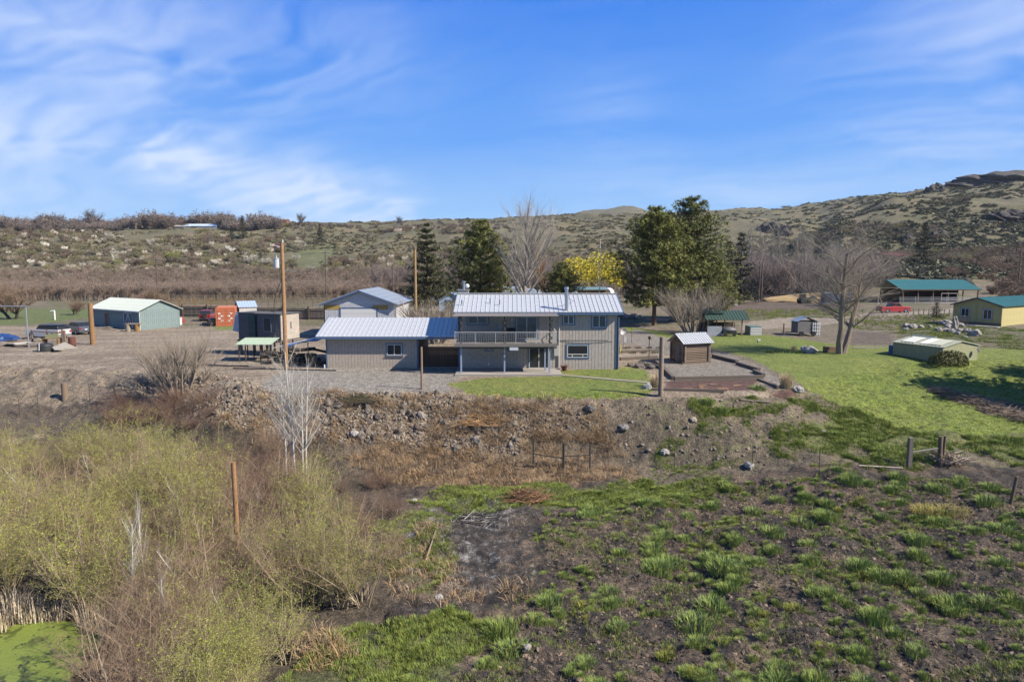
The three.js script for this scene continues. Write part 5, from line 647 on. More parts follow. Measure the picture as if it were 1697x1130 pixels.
// cream cottage, barn, low shed on the right
{
  const yw = paint(.58, .5, .21, .8), ys = yw, teal = M(.05, .20, .20, .5);
  const { t, W } = hut('cream_cottage', 'cream yellow lap sided cottage with teal metal roof', 'house', G(1579, 536.5), G(1660, 541), 18, 3.0, 1.05, { wall: yw, sideWall: ys, lap: 1, gable: 1, roof: teal, trim: M(.05, .07, .08, .6), over: .3 });
  for (const fx of [-.24, .22]) windowUnit(t, fx * W, 1.75, .025, 1.05, 1.35, { trim: M(.25, .28, .32, .6), panes: [[-.5, 0, 0, 1], [0, .5, 0, 1]] }); part('skirting', box(W + .05, .55, .04, 0, .275, .035), paint(.22, .17, .12), t); part('wall_seam', box(.05, 3.4, .03, 0, 1.75, .03), M(.4, .35, .17), t); part('corner_trim', box(.14, 3, .05, W / 2 - .05, 1.5, .03), paint(.6, .5, .2), t);
  const pd = solo('cottage_step', box(5, .12, 1.1, 0, .06, 0), paint(.5, .47, .42, .9), 'pale concrete strip along the cottage front', 'slab', G(1625, 541)); pd.rotation.y = t.rotation.y;
  { const w = thing('wagon_wheel', 'dark wagon wheel leaning by the cottage wall', 'wheel', G(1597, 540)); part('rim', new THREE.TorusGeometry(.7, .06, 6, 20).translate(0, .75, 0), wood(.12, .09, .07), w); for (let i = 0; i < 8; i++) part('spoke', bar([0, .75, 0], [Math.cos(i * .785) * .68, .75 + Math.sin(i * .785) * .68, 0], .025, 5), wood(.12, .09, .07), w); }
  const bar1 = thing('open_barn', 'long open sided barn with teal metal roof and brown gable', 'barn', P(1562, 166, .55), .0), bw = P(1622, 166, .55).x - P(1490, 166, .55).x; bar1.position.x = (P(1622, 166, .55).x + P(1490, 166, .55).x) / 2; bar1.position.y = .4;
  slopeSheet(bar1, 'roof_sheet', teal, bw, 0, 3.4, 1.0, 5.6, -6); const bb = slopeSheet(bar1, 'roof_sheet', teal, bw, 0, 3.4, 1, 5.6, -6); bb.position.z = -12 - bb.position.z; bb.rotation.x *= -1; part('back_wall', box(bw - .4, 3.4, .1, 0, 1.7, -9), wood(.10, .06, .04), bar1); part('fascia', box(bw, .22, .06, 0, 3.25, 1.02), wood(.18, .11, .07), bar1);
  part('gable', extr([[-6.8, -.1], [6.8, -.1], [0, 2.1]], .12), wood(.2, .115, .07), bar1).rotation.y = Math.PI / 2; bar1.children[bar1.children.length - 1].position.set(bw / 2 - .15, 3.45, -6); part('side_wall', box(.1, 3.3, 7, bw / 2 - 3.4, 1.65, -6), wood(.13, .08, .055), bar1); for (let i = 0; i < 6; i++) part('post', cyl(.18, .16, 3.5, 8, -bw / 2 + .6 + i * (bw - 1.2) / 5, 0, .6), wood(.24, .15, .09), bar1);
  // pipe corral in front of the barn
  const cor = thing('pipe_corral', 'galvanised pipe corral panels in front of the open barn', 'corral', P(1556, 158, .5)); for (let k = 0; k < 5; k++) { for (let j = 0; j < 5; j++) part('rail', bar([-9 + k * 3.6, .35 + j * .33, 0], [-5.5 + k * 3.6, .35 + j * .33, 0], .035, 5), M(.45, .47, .5, .5), cor); part('upright', bar([-9 + k * 3.6, 0, 0], [-9 + k * 3.6, 1.9, 0], .05, 6), M(.45, .47, .5, .5), cor); }
  const gt = thing('stock_gate', 'tall pipe gate frame in the corral', 'gate', P(1573, 156, .5)); part('arch', merge([bar([-1.8, 0, 0], [-1.8, 2.7, 0], .06), bar([1.8, 0, 0], [1.8, 2.7, 0], .06), bar([-1.85, 2.7, 0], [1.85, 2.7, 0], .06)]), M(.5, .48, .46), gt); for (let j = 0; j < 4; j++) part('rail', bar([-1.8, .4 + j * .4, 0], [1.8, .4 + j * .4, 0], .035, 5), M(.45, .47, .5), gt);
  // low shed
  const gA = G(1480, 587), gB = G(1563, 602), lw = paint(.36, .37, .22, .85), ls = lw, { t: L, W: LW } = hut('low_shed', 'low olive lap sided shed with patched pale roof panels', 'shed', gA, gB, 5.2, 1.75, .55, { wall: lw, sideWall: ls, gableMat: ls, lap: 1, roof: paint(.42, .45, .36, .7), over: .12, sink: .2 });
  for (const [x, z, w, l, c] of [[-2.2, -1.2, 1.5, 1.9, [.6, .62, .58]], [.8, -1.3, 1.3, 2.0, [.7, .7, .66]], [2.6, -1.2, 1.4, 1.9, [.48, .5, .4]]]) { const o = part('roof_panel', ribbed(w, l, .2, .02, .04), M(...c, .6), L); o.position.set(Math.max(-LW / 2 + .8, Math.min(LW / 2 - .8, x * LW / 9)), 2.14, z); o.rotation.x = Math.atan2(.55, 2.6); } part('white_trim', box(LW * .5, .14, .06, -LW * .22, 2.44, -2.5), WHITE, L); part('corner_trim', box(.1, 1.7, .05, LW / 2 - .05, .86, .03), M(.45, .43, .28), L); const dish = part('satellite_dish', new THREE.SphereGeometry(.32, 12, 6, 0, 6.28, 0, .9).scale(1, .5, 1).rotateZ(-1.2).translate(LW / 2 + .35, 1.35, -4.6), M(.1, .1, .1), L); void dish;
  solo('blue_barrel', cyl(.3, .3, .9, 14), M(.02, .08, .25, .5), 'blue plastic barrel at the end of the low shed', 'barrel', G(1478, 586));
}
// ---------------------------------------------------------------- log playhouse on its gravel pad
{
  const A = G(1133, 603), Bq = G(1175, 601), f = frameOf(A, Bq), h = thing('log_playhouse', 'small log cabin playhouse with bright metal roof on the gravel pad', 'cabin', new THREE.Vector3(f.o.x, 0, f.o.z), f.turn + .06), W = f.w, Dp = 2.1, eH = 1.95, R = rng(620), lm = [0, 1, 2].map((k) => wood(.2 + k * .05, .145 + k * .035, .105 + k * .025));
  part('sill_beam', box(W + .5, .14, Dp + .3, 0, .07, -Dp / 2), wood(.2, .15, .11), h);
  for (let i = 0; i < 11; i++) { const y = .23 + i * .165; for (const z of [0, -Dp]) { const g = bar([-W / 2 - .2, y, z], [W / 2 + .2, y, z], .088, 8); part('log', g, lm[Math.floor(R() * 3)], h); } for (const x of [-W / 2, W / 2]) part('log', bar([x, y + .08, .2], [x, y + .08, -Dp - .2], .085, 8), lm[Math.floor(R() * 3)], h); }
  for (const x of [-W / 2 + .05, W / 2 - .05]) part('corner_post', box(.14, eH, .1, x, eH / 2 + .14, .13), wood(.3, .25, .2), h);
  const dr = part('door', box(.04, 1.45, .75, -W / 2 - .11, .9, -Dp / 2 + .1), wood(.2, .17, .15), h); part('handle', box(.05, .12, .04, -W / 2 - .15, .9, -Dp / 2 + .4), BLACK, dr);
  const RH = eH + .95; const s1 = slopeSheet(h, 'roof_sheet', ROOFM, W + .75, 0, eH + .05, .42, RH, -Dp / 2, .28), s2 = slopeSheet(h, 'roof_sheet', ROOFM, W + .75, 0, eH + .05, .42, RH, -Dp / 2, .28); s2.position.z = -Dp - s1.position.z; s2.rotation.x *= -1; void s2;
  for (const k of [-1, 1]) { const g = part('gable', extr([[-Dp / 2, 0], [Dp / 2, 0], [0, .85]], .08), wood(.15, .105, .075), h); g.rotation.y = Math.PI / 2; g.position.set(k * (W / 2 - .02) - .04, eH + .1, -Dp / 2); }
  // timbers around pad and beds
  const tm = (a, b, l, s = .24, lift = .5) => { const p = G(...a), q = G(...b), fr = frameOf(p, q); const o = solo('landscape_timber', box(fr.w, s, s, 0, 0, 0), wood(.17, .135, .105), l, 'timber', new THREE.Vector3(fr.o.x, (p.y + q.y) / 2 + s * lift - .02, fr.o.z)); o.rotation.y = fr.turn; };
  tm([1118, 630], [1265, 627], 'long grey timber along the front of the gravel pad', .3); tm([1087, 600], [1116, 629], 'timber along the lawn side of the gravel pad', .3); tm([1182, 592], [1222, 602], 'timber behind the playhouse along the gravel path', .34); tm([1222, 604], [1258, 615], 'timber stepping down beside the gravel path', .3); tm([1250, 617], [1266, 624], 'short timber at the pad corner by the path', .3); tm([1080, 647], [1200, 651], 'long weathered timber below the mulch bed', .24); tm([1258, 630], [1290, 645], 'timber between the mulch bed and gravel path', .22); tm([1028, 597], [1090, 594], 'timber edging below the planter bed by the house', .3); tm([1030, 585], [1092, 582], 'upper timber edging of the planter bed by the house', .25); tm([1118, 633], [1262, 630], 'thin pale board in front of the pad timber', .12); tm([1060, 604], [1100, 612], 'short dark timber at the corner of the pad steps', .3);
  const R2 = rng(630); for (let i = 0; i < 12; i++) { const g = G(rr(R2, 1130, 1230), rr(R2, 637, 646)), o = solo('bark_slab', box(rr(R2, .4, .9), .05, rr(R2, .1, .2)), wood(.42, .24, .13), 'orange brown bark slab lying on the mulch bed', 'bark', g, 'bark slabs on the mulch'); o.position.y += .03; o.rotation.y = R2() * 1 - .5; }
  for (let i = 0; i < 7; i++) { const g = G(1040 + i * 9, 577 + (i % 2) * 8), o = solo('planter_shrub', tuft(640 + i, 110, .4, .45, [[.12, .12, .06], [.2, .17, .11], [.09, .1, .04]], .9, .03), VC, 'low olive plant in the timber edged bed beside the house', 'plant', g, 'plants in the timber bed'); void o; }
  for (const [px, py, s] of [[1060, 609, .5], [1068, 606, .4], [1045, 607, .35], [1078, 611, .45]]) { const o = solo('edging_rock', boulder(650 + px, .7), stoneMat(.15, .13, .115), 'dark rock along the lawn corner below the planter', 'rock', G(px, py), 'dark rocks at the lawn corner'); o.scale.setScalar(s); o.position.y += .1; }
}
// ---------------------------------------------------------------- green roofed shelter and trailers behind the lawn
{
  const A = G(1172, 557), Bq = G(1232, 557), f = frameOf(A, Bq), t = thing('garden_shelter', 'open garden shelter with sagging dark green roof', 'shelter', f.o, f.turn), W = f.w, gm = paint(.035, .085, .065, .7);
  for (const x of [-W / 2 + .1, W / 2 - .2, -.1]) for (const z of [0, -3.6]) part('post', box(.14, 2.3, .14, x, 1.15, z), wood(.4, .33, .27), t); slopeSheet(t, 'roof_sheet', gm, W + .9, .2, 2.25, .5, 3.35, -1.9); const b = slopeSheet(t, 'roof_sheet', gm, W + .9, .2, 2.25, .5, 3.35, -1.9); b.position.z = -3.8 - b.position.z; b.rotation.x *= -1; part('side_panel', box(W * .4, 1.35, .06, -W / 2 + W * .2, .7, .08), paint(.42, .45, .5), t); part('back_panel', box(W, 1.6, .06, 0, .8, -3.6), wood(.1, .07, .05), t); part('gable_roof', extr([[-1.5, 0], [1.5, 0], [0, .8]], 2.5), gm, t).position.set(-W / 2 + 1, 3.0, -3.2);
  const gc = thing('covered_cart', 'dark tarp covered cart parked under the green roof', 'cart', G(1208, 557)); part('body', box(1.8, .5, 1, 0, .55, 0), BLACK, gc); part('tarp', new THREE.SphereGeometry(1, 12, 8, 0, 6.28, 0, 1.57).scale(1, .55, .6).translate(0, .78, 0), M(.12, .12, .13, .6), gc); for (const x of [-.6, .6]) part('wheel', new THREE.CylinderGeometry(.25, .25, .12, 12).rotateX(1.57).translate(x, .25, .45), RUBBER, gc);
  for (const [px, l] of [[1247, 'white slatted crate beside the green shelter'], [1255, 'white slatted crate at the end of the row beside the shelter']]) { const c = thing('slatted_crate', l, 'crate', G(px, 555)); for (let i = 0; i < 5; i++) part('slat', box(.85, .17, .04, 0, .12 + i * .23, .5), WHITE, c); for (const x of [-.42, .42]) part('side', box(.04, 1.15, 2.2, x, .58, -.6), M(.42, .44, .48), c); part('lid', box(.9, .04, 2.3, 0, 1.18, -.6), M(.1, .2, .2), c); }
  const s = thing('feed_trailer', 'grey board shack on a trailer with blue roof and white lattice end', 'trailer', G(1338, 557)); part('body', box(2.6, 1.6, 2.2, 0, 1.2, -1.1), wood(.24, .23, .22), s); for (const k of [-1, 1]) { const o = part('roof_sheet', ribbed(2.5, 1.65, .3, .02, .04), M(.22, .3, .4, .5), s); o.rotation.order = 'YXZ'; o.rotation.y = k * Math.PI / 2; o.rotation.x = .38; o.position.set(k * .72, 2.3, -1.1); } for (let i = 0; i < 4; i++) { part('lattice_bar', box(.1, 1.9, .06, .75 + i * .3, .95, .06), WHITE, s); part('lattice_bar', box(1.1, .1, .06, 1.2, .3 + i * .45, .1), WHITE, s); } part('hitch', bar([-1.3, .5, -.8], [-3.2, .45, -.5], .07), M(.1, .1, .1), s); for (const x of [-.8, .8]) part('wheel', new THREE.CylinderGeometry(.33, .33, .2, 14).rotateX(1.57).translate(x, .33, .1), RUBBER, s); part('jack_post', bar([-3, 0, -.5], [-3, 1.7, -.5], .09), wood(.15, .12, .1), s);
  solo('garden_box', box(1.6, .6, .9, 0, .3, 0), wood(.26, .17, .1), 'brown wooden box at the foot of the big bare tree', 'box', G(1379, 583)); const ls = G(1440, 577); solo('garden_beam', box(3.6, .16, .16, 0, .1, 0), wood(.5, .45, .38), 'pale beam lying on the bare garden bed', 'beam', ls);
  { const q = thing('lawn_sign', 'small white box light on the lawn before the shelter', 'fixture', G(1256, 568)); part('base', cyl(.05, .05, .3, 6), BLACK, q); part('head', box(.35, .2, .2, .15, .35, 0), WHITE, q); }
  solo('utility_box', box(.7, 1.4, .6, 0, .7, 0), WHITE, 'white utility box at the edge of the plowed field', 'box', G(1220, 506));
}

// ---------------------------------------------------------------- vehicles
function vehicle(name, label, cat, pos, turn, o) {                 // nose toward +x
  const t = thing(name, label, cat, pos, turn), L = o.L, w = o.w || 1.8, wr = o.wr || .34, pm = M(...o.col, .35, { clear: 1 });
  const arch = (x) => { const a = []; for (let i = 0; i <= 8; i++) { const q = Math.PI - i * Math.PI / 8; a.push([x + Math.cos(q) * wr * 1.18, .32 + Math.sin(q) * wr * 1.15]); } return a; };
  const ax = [-L * .31, L * .33], low = [[-L / 2, .38], [ax[0] - wr * 1.2, .32], ...arch(ax[0]), [ax[0] + wr * 1.2, .32], ...arch(ax[1]), [ax[1] + wr * 1.2, .32], [L / 2, .4]];
  const body = extr([...low, ...o.top], w - .12, .06); body.translate(0, 0, -(w - .12) / 2); part('body', body, pm, t);
  if (o.cab) { const g = extr(o.cab, w - .3, .04); g.translate(0, 0, -(w - .3) / 2); const c = part('cabin', g, o.cabMat || GLASS, t); const xs = o.cab.map((p) => p[0]), ys = o.cab.map((p) => p[1]), ty = Math.max(...ys), tops = o.cab.filter((p) => p[1] > ty - .12).map((p) => p[0]); part('roof', box(Math.max(...tops) - Math.min(...tops) + .1, .05, w - .22, (Math.max(...tops) + Math.min(...tops)) / 2, ty + .05, 0), o.roofMat || pm, c); for (const x of o.pillars || []) part('pillar', box(.08, ty - 1.0, w - .2, x, (ty + 1.0) / 2, 0), pm, c); void xs; }
  for (const x of ax) for (const s of [-1, 1]) { const wh = part('wheel', new THREE.CylinderGeometry(wr, wr, .22, 18).rotateX(Math.PI / 2).translate(x, wr, s * (w / 2 - .1)), RUBBER, t); part('rim', new THREE.CylinderGeometry(wr * .6, wr * .6, .24, 12).rotateX(Math.PI / 2).translate(x, wr, s * (w / 2 - .095)), STEEL, wh); }
  for (const s of [-1, 1]) { part('tail_light', box(.05, .3, .2, -L / 2 - .055, .92, s * (w / 2 - .2)), M(.4, .01, .01, .3), t); part('headlight', box(.05, .16, .34, L / 2 + .05, .74, s * (w / 2 - .28)), M(.7, .7, .68, .2), t); }
  part('bumper', box(.14, .2, w - .1, -L / 2 - .04, .5, 0), o.bump || M(.06, .06, .06, .6), t); part('plate', box(.03, .13, .32, -L / 2 - .08, .75, 0), WHITE, t); return t;
}
{
  const suvTop = [[2.2, .75], [2.05, .95], [1.15, 1.08], [-2.15, 1.12], [-2.25, .6]];
  vehicle('parked_suv', 'dark blue grey crossover parked left of the thick wooden post', 'car', G(129, 553), 2.55, { L: 4.5, w: 1.84, col: [.035, .05, .085], top: suvTop, cab: [[1.2, 1.08], [.35, 1.6], [-1.5, 1.62], [-2.1, 1.1]], pillars: [-.25, -1.35] });
  vehicle('parked_pickup', 'white pickup with black covered bed parked beside the crossover', 'truck', G(80, 560), 2.9, { L: 5.3, w: 1.95, wr: .38, col: [.6, .6, .6], top: [[2.6, .8], [2.5, 1.05], [1.3, 1.15], [-2.6, 1.15], [-2.65, .6]], cab: [[1.2, 1.15], [.5, 1.72], [-.9, 1.72], [-2.4, 1.62], [-2.55, 1.15]], cabMat: M(.02, .02, .025, .35), roofMat: M(.02, .02, .025, .4), bump: STEEL });
  const j = vehicle('red_jeep', 'red off road vehicle with rear spare wheel near the orange container', 'car', G(344, 531), 1.75, { L: 4.1, w: 1.85, wr: .42, col: [.33, .03, .05], top: [[2.0, .8], [1.95, 1.1], [.7, 1.15], [-1.95, 1.15], [-2.0, .6]], cab: [[.75, 1.15], [.35, 1.75], [-1.8, 1.78], [-1.95, 1.15]], pillars: [-.6], roofMat: M(.3, .03, .08, .4) }); part('spare_wheel', new THREE.CylinderGeometry(.4, .4, .22, 18).rotateZ(1.571).translate(-2.2, 1.05, 0), RUBBER, j);
  const q = thing('dark_quad', 'black four wheeler parked in shade beside the orange container', 'vehicle', G(352, 540), 1.7); part('body', extr([[-1, .5], [-.9, .95], [-.3, 1.0], [.3, 1.15], [.9, .9], [1, .5]], .7, .08).translate(0, 0, -.35), BLACK, q); for (const x of [-.65, .65]) for (const z of [-.5, .5]) part('wheel', new THREE.CylinderGeometry(.36, .36, .26, 14).rotateX(1.571).translate(x, .36, z), RUBBER, q); part('handlebar', bar([.4, 1.35, -.45], [.4, 1.35, .45], .03), BLACK, q);
  vehicle('red_pickup', 'red pickup truck on the lane behind the big bare tree', 'truck', G(1481, 518), .05, { L: 5.6, w: 1.95, wr: .4, col: [.48, .03, .04], top: [[2.75, .85], [2.6, 1.12], [1.3, 1.2], [-.9, 1.2], [-.95, 1.12], [-2.75, 1.12], [-2.8, .6]], cab: [[1.25, 1.2], [.6, 1.78], [-.7, 1.78], [-.95, 1.2]], pillars: [-.1] });
  // tractor and blue trailer beyond the field
  const tr = thing('dark_tractor', 'dark tractor with raised loader at the edge of the straw heap', 'tractor', G(1333, 503), .2); part('hood', box(1.5, .7, .8, .7, 1.1, 0), M(.08, .09, .07, .5), tr); part('cab', box(1.1, 1.2, 1.2, -.5, 1.7, 0), GLASS, tr); part('cab_roof', box(1.3, .1, 1.4, -.5, 2.35, 0), BLACK, tr); for (const s of [-1, 1]) { part('rear_wheel', new THREE.CylinderGeometry(.75, .75, .4, 18).rotateX(1.571).translate(-.7, .75, s * .75), RUBBER, tr); part('front_wheel', new THREE.CylinderGeometry(.45, .45, .3, 16).rotateX(1.571).translate(1.1, .45, s * .65), RUBBER, tr); part('loader_arm', bar([-.1, 1.3, s * .5], [2.2, 1.5, s * .5], .08), M(.15, .15, .16), tr); } part('bucket', extr([[0, 0], [.7, .1], [.6, .8], [0, .7]], 1.5).translate(2.1, 1.1, -.75), M(.3, .3, .32, .5), tr);
  const bt = thing('blue_trailer', 'long blue tarp covered trailer behind the big bare tree', 'trailer', G(1386, 506)); part('body', box(6.4, 2.3, 2.3, 0, 1.75, 0), paint(.13, .17, .30, .7), bt); part('roof', box(6.6, .12, 2.5, 0, 2.98, 0), M(.55, .57, .6), bt); for (const x of [-.8, .4]) part('wheel', new THREE.CylinderGeometry(.4, .4, .25, 14).rotateX(1.571).translate(x, .4, 1.05), RUBBER, bt); part('tongue', bar([-3.2, .6, 0], [-4.6, .55, 0], .08), BLACK, bt);
  const sh = solo('straw_heap', boulder(700, .3), M(.5, .35, .17, 1, { map: grainTex }), 'long yellow straw heap behind the plowed field', 'heap', G(1368, 499)); sh.scale.set(16, 6.5, 6);
}
// ---------------------------------------------------------------- left yard
{
  const RU = paint(.62, .17, .07, .75);
  { const A = G(357.5, 541), Bq = G(390, 540), f = frameOf(A, Bq), c = thing('orange_container', 'rusty orange shipping container with white placards on its doors', 'container', f.o, f.turn), W = f.w, D = 6.5, Hh = 2.9;
    for (const s of [-1, 1]) { const w = part('side_wall', siding(D - .1, Hh - .1, .28, .05, .08), RU, c); w.rotation.y = s * Math.PI / 2; w.position.set(s * W / 2, .1, -D / 2); } part('roof', ribbed(W, D, .4, .03, .1), paint(.66, .22, .11), c).position.set(0, Hh, -D / 2); part('back_wall', box(W, Hh, .06, 0, Hh / 2, -D), RU, c); part('frame', ring(W, Hh, .12, .1), RU, c).position.set(0, Hh / 2 + .02, -.02);
    for (const s of [-1, 1]) { const d = part('door', box(W / 2 - .16, Hh - .28, .06, s * (W / 4 - .06), Hh / 2, .02), RU, c); for (const k of [.3, .75]) part('locking_bar', bar([s * (W / 2 * k), .25, .08], [s * (W / 2 * k), Hh - .25, .08], .03), M(.45, .25, .17), d); for (let i = 0; i < 4; i++) part('placard', box(.36, .26, .01, s * W / 4 * (i % 2 ? 1.25 : .7), .9 + i * .36, .058), WHITE, d); for (let i = 0; i < 5; i++) part('rib', box(W / 2 - .3, .08, .03, s * (W / 4 - .06), .45 + i * .48, .06), paint(.38, .1, .05), d); } }
  { const A = G(397, 536), Bq = G(426, 535); hut('white_shed', 'white metal shed with pale blue roof right of the container', 'shed', A, Bq, 5, 2.7, .95, { wall: paint(.66, .65, .63, .6), roof: M(.42, .52, .66, .45), over: .15 }); }
  // plywood fort on stilts with a lean-to
  { const p = P(416, 72), R = rng(710); const t = thing('plywood_fort', 'raised plywood fort of weathered panels on posts', 'shack', new THREE.Vector3(p.x, 0, p.z), -.32), dk = wood(.135, .13, .135), W1 = 2.1, W2 = 2.9;
    part('left_cabin', box(W1, 2.75, 2.4, -.4, 3.1, -1.2), dk, t); part('green_door', box(.85, 2.5, .04, .22, 3.1, .025), paint(.04, .085, .075), t); for (let i = 0; i < 3; i++) part('door_batten', box(.85, .06, .03, .22, 2.4 + i * .6, .06), BLACK, t);
    part('right_cabin', box(W2, 2.75, 3.2, 2.35, 3.05, -1.6), dk, t); const e = part('plywood_face', box(.04, 2.6, 3.1, 2.35 + W2 / 2 + .025, 3.05, -1.6), wood(.55, .48, .41), t); part('slit_window', box(.03, .75, .2, 2.35 + W2 / 2 + .06, 3.2, -1.7), M(.15, .14, .13), e); const wn = part('window', ring(.95, 1.5, .07, .04), M(.17, .18, .2), t); wn.position.set(2.2, 3.35, .01); part('pane', box(.82, 1.36, .02, 0, 0, .01), BLACK, wn); part('roof', box(W2 + .2, .08, 3.5, 2.35, 4.47, -1.6), M(.1, .1, .1), t); part('roof', box(W1 + .2, .08, 2.6, -.4, 4.53, -1.2), M(.1, .1, .1), t); part('floor_beam', box(5.4, .2, .16, 1.1, 1.6, .05), wood(.1, .08, .06), t);
    for (const x of [-1.3, .3, 1.3, 2.4, 3.7]) for (const z of [-.1, -2.2]) part('stilt', box(.16, 1.6, .16, x, .8, z), wood(.15, .12, .1), t); void R;
    const b = thing('slide_board', 'pale blue slanted board leaning on the plywood fort', 'board', new THREE.Vector3(P(395, 73).x, 2.5, -73), -.2); part('board', box(.7, 2.1, .06, 0, 1.0, 0, 0, -.22), paint(.5, .58, .68), b); part('support', box(.2, 2.4, .2, .2, -1.25, -.1), wood(.4, .36, .31), b);
    const A = G(396, 599), Bq = G(445, 599), f = frameOf(A, Bq), l = thing('lean_to', 'low lean-to shelter with pale green ribbed roof', 'shelter', f.o, f.turn), W = f.w; slopeSheet(l, 'roof_sheet', paint(.46, .58, .45, .6), W + .6, .1, 1.75, .5, 2.15, -2.2, .2); for (const x of [-W / 2 + .1, -W / 4, W / 4, W / 2]) for (const z of [.2, -2]) part('post', box(.09, 1.75 + (z < 0 ? .35 : 0), .09, x, .88 + (z < 0 ? .17 : 0), z), wood(.11, .08, .06), l); }
  { // canopy with blue tarp, dark logs
    const c = thing('tarp_canopy', 'white and blue tarp canopy on poles left of the garage wing', 'canopy', P(510, 68)); const g = new THREE.PlaneGeometry(5.6, 3.2, 14, 8); const p = g.attributes.position; for (let i = 0; i < p.count; i++) { const x = p.getX(i), y = p.getY(i); p.setZ(i, .25 * x * .9 + .16 * Math.sin(x * 2.1) * Math.cos(y * 1.6) - .1 * y * y * .3); } g.rotateX(-Math.PI / 2); g.computeVertexNormals(); part('tarp', g, M(.05, .12, .30, .6), c).position.set(.7, 2.2, 0); const g2 = box(4.6, .05, .45, -.6, 2.05, 1.7, 0, .24); part('white_edge', g2, WHITE, c); for (const [x, z, h] of [[-2, 1.5, 1.7], [3, 1.5, 2.5], [-2, -1.5, 1.6], [3, -1.5, 2.6], [.5, 1.5, 2]]) part('pole', cyl(.05, .05, h, 6, x, 0, z), wood(.2, .16, .13), c);
    const R = rng(720); for (let i = 0; i < 26; i++) { const px = rr(R, 440, 536), py = rr(R, 590, 606), g3 = G(px, py), o = solo('dark_log', bar([-rr(R, .3, 1), 0, 0], [rr(R, .3, 1), 0, 0], rr(R, .1, .22), 7), wood(.05, .042, .036), 'dark log in the stacked woodpile beside the garage wing', 'log', g3, 'woodpile beside the garage'); o.position.y += rr(R, .1, .9); o.rotation.y = rr(R, -.7, .7); o.rotation.z = rr(R, -.3, .3); } }
  // pipe frame and junk
  { const c = thing('pipe_arch', 'grey galvanised pipe frame at the edge of the yard', 'frame', G(24, 577)); const s = M(.45, .47, .5, .4, { metal: .6 }); part('post', cyl(.07, .07, 4.9, 10, 1.6, 0, 0), s, c); part('post', cyl(.07, .07, 4.9, 10, -1.9, 0, .6), s, c); part('crossbar', bar([-2.1, 4.92, .6], [1.9, 4.85, 0], .06, 8), s, c);
    const b = thing('rusty_barrel', 'rusty red steel barrel beside the thick wooden post', 'barrel', G(119, 575)); part('drum', new THREE.LatheGeometry([[.0, .02], [.38, .02], [.38, .4], [.4, .42], [.38, .44], [.38, .8], [.4, .82], [.38, .84], [.38, 1.15], [.36, 1.15], [.35, .3], [0, .3]].map(([x, y]) => new THREE.Vector2(x, y)), 18), paint(.17, .06, .04, .9), b);
    const k = thing('black_tank', 'black ribbed plastic tank at the road edge', 'tank', G(75, 582)); part('tank', new THREE.LatheGeometry([[0, 0], [.75, 0], [.78, .1], [.75, .2], [.78, .3], [.75, .4], [.78, .5], [.75, .6], [.78, .7], [.7, .85], [0, .95]].map(([x, y]) => new THREE.Vector2(x, y)), 20), M(.025, .028, .03, .6), k); part('white_pipe', bar([-.2, .15, .8], [-.15, 1.0, .78], .04), WHITE, k);
    const w = thing('work_bench', 'wooden bench with yellow green board above the black tank', 'bench', G(86, 574)); part('bench_top', box(1.9, .08, .9, 0, .95, 0), wood(.34, .25, .14), w); part('yellow_board', box(1.6, .5, .05, .1, 1.25, .1, 0, .1), paint(.42, .42, .2), w); for (const x of [-.85, .85]) part('leg', box(.14, .95, .7, x, .47, 0), wood(.3, .18, .08), w);
    solo('weathered_post', box(.22, 1.9, .22, 0, .95, 0), wood(.28, .2, .15), 'square weathered post between bench and rusty barrel', 'post', G(107, 574));
    const tp = solo('blue_tarp', boulder(730, .55), M(.02, .06, .2, .5), 'crumpled blue tarp beside the pipe frame', 'tarp', G(10, 564)); tp.scale.set(1.3, 1.6, 1.2);
    const R = rng(731); const spots = [[20, 566, .38], [30, 572, .5], [36, 574, .6], [15, 573, .45], [48, 570, .3], [55, 566, .25], [42, 562, .3], [65, 560, .3], [95, 582, .5], [112, 577, .45], [170, 545, .4], [178, 547, .35], [188, 547, .5], [60, 574, .2]]; spots.forEach(([px, py, v], i) => { const o = solo('scrap_board', box(rr(R, 1, 2.6), .06, rr(R, .25, 1.0)), wood(v, v * .9, v * .76), 'loose board in the scrap heap by the yard road', 'board', G(px, py), 'boards in the yard scrap heap'); o.position.y += .15 + .12 * (i % 3); o.rotation.set(rr(R, -.2, .3), rr(R, -1, 1), rr(R, -.2, .2)); });
    const o = thing('rail_rack', 'brown wooden rail rack beside the white pickup', 'rack', G(78, 566)); for (const x of [-1.9, 0, 1.9]) part('post', box(.16, 1.5, .16, x, .75, 0), wood(.25, .18, .14), o); part('rail', box(4, .14, .08, 0, 1.2, .1, 0, -.06), wood(.25, .18, .14), o);
    const wb = thing('white_tub', 'white chest freezer behind the teal shed end', 'box', G(291, 539)); part('tub', box(1.5, 1.1, 1, 0, .6, 0), WHITE, wb); part('lid', box(1.56, .09, 1.06, 0, 1.2, 0), M(.6, .6, .58), wb); const rm = solo('red_mower', extr([[-.6, .2], [-.5, .7], [0, .8], [.2, 1.1], [.5, .6], [.6, .2]], .7, .05), M(.32, .04, .03, .5), 'small red machine beside the white chest freezer', 'machine', G(300, 536)); void rm;
    const tk = thing('rustic_table', 'wooden table with barrels in front of the teal shed door', 'table', G(220, 549)); part('table_top', box(2.4, .1, 1.0, .3, 1.1, 0), wood(.4, .33, .24), tk); for (const [x, c] of [[-.6, [.38, .33, .25]], [.7, [.36, .2, .07]]]) part('barrel', cyl(.36, .36, 1.0, 12, x, 0, .2), wood(...c), tk);
    const bk = thing('white_post', 'white hooked standpipe on the green pasture', 'standpipe', G(90, 530)); part('pipe', bar([0, 0, 0], [0, 1.6, 0], .15), WHITE, bk); part('hook', bar([0, 1.6, 0], [-.6, 1.5, 0], .15), WHITE, bk); }
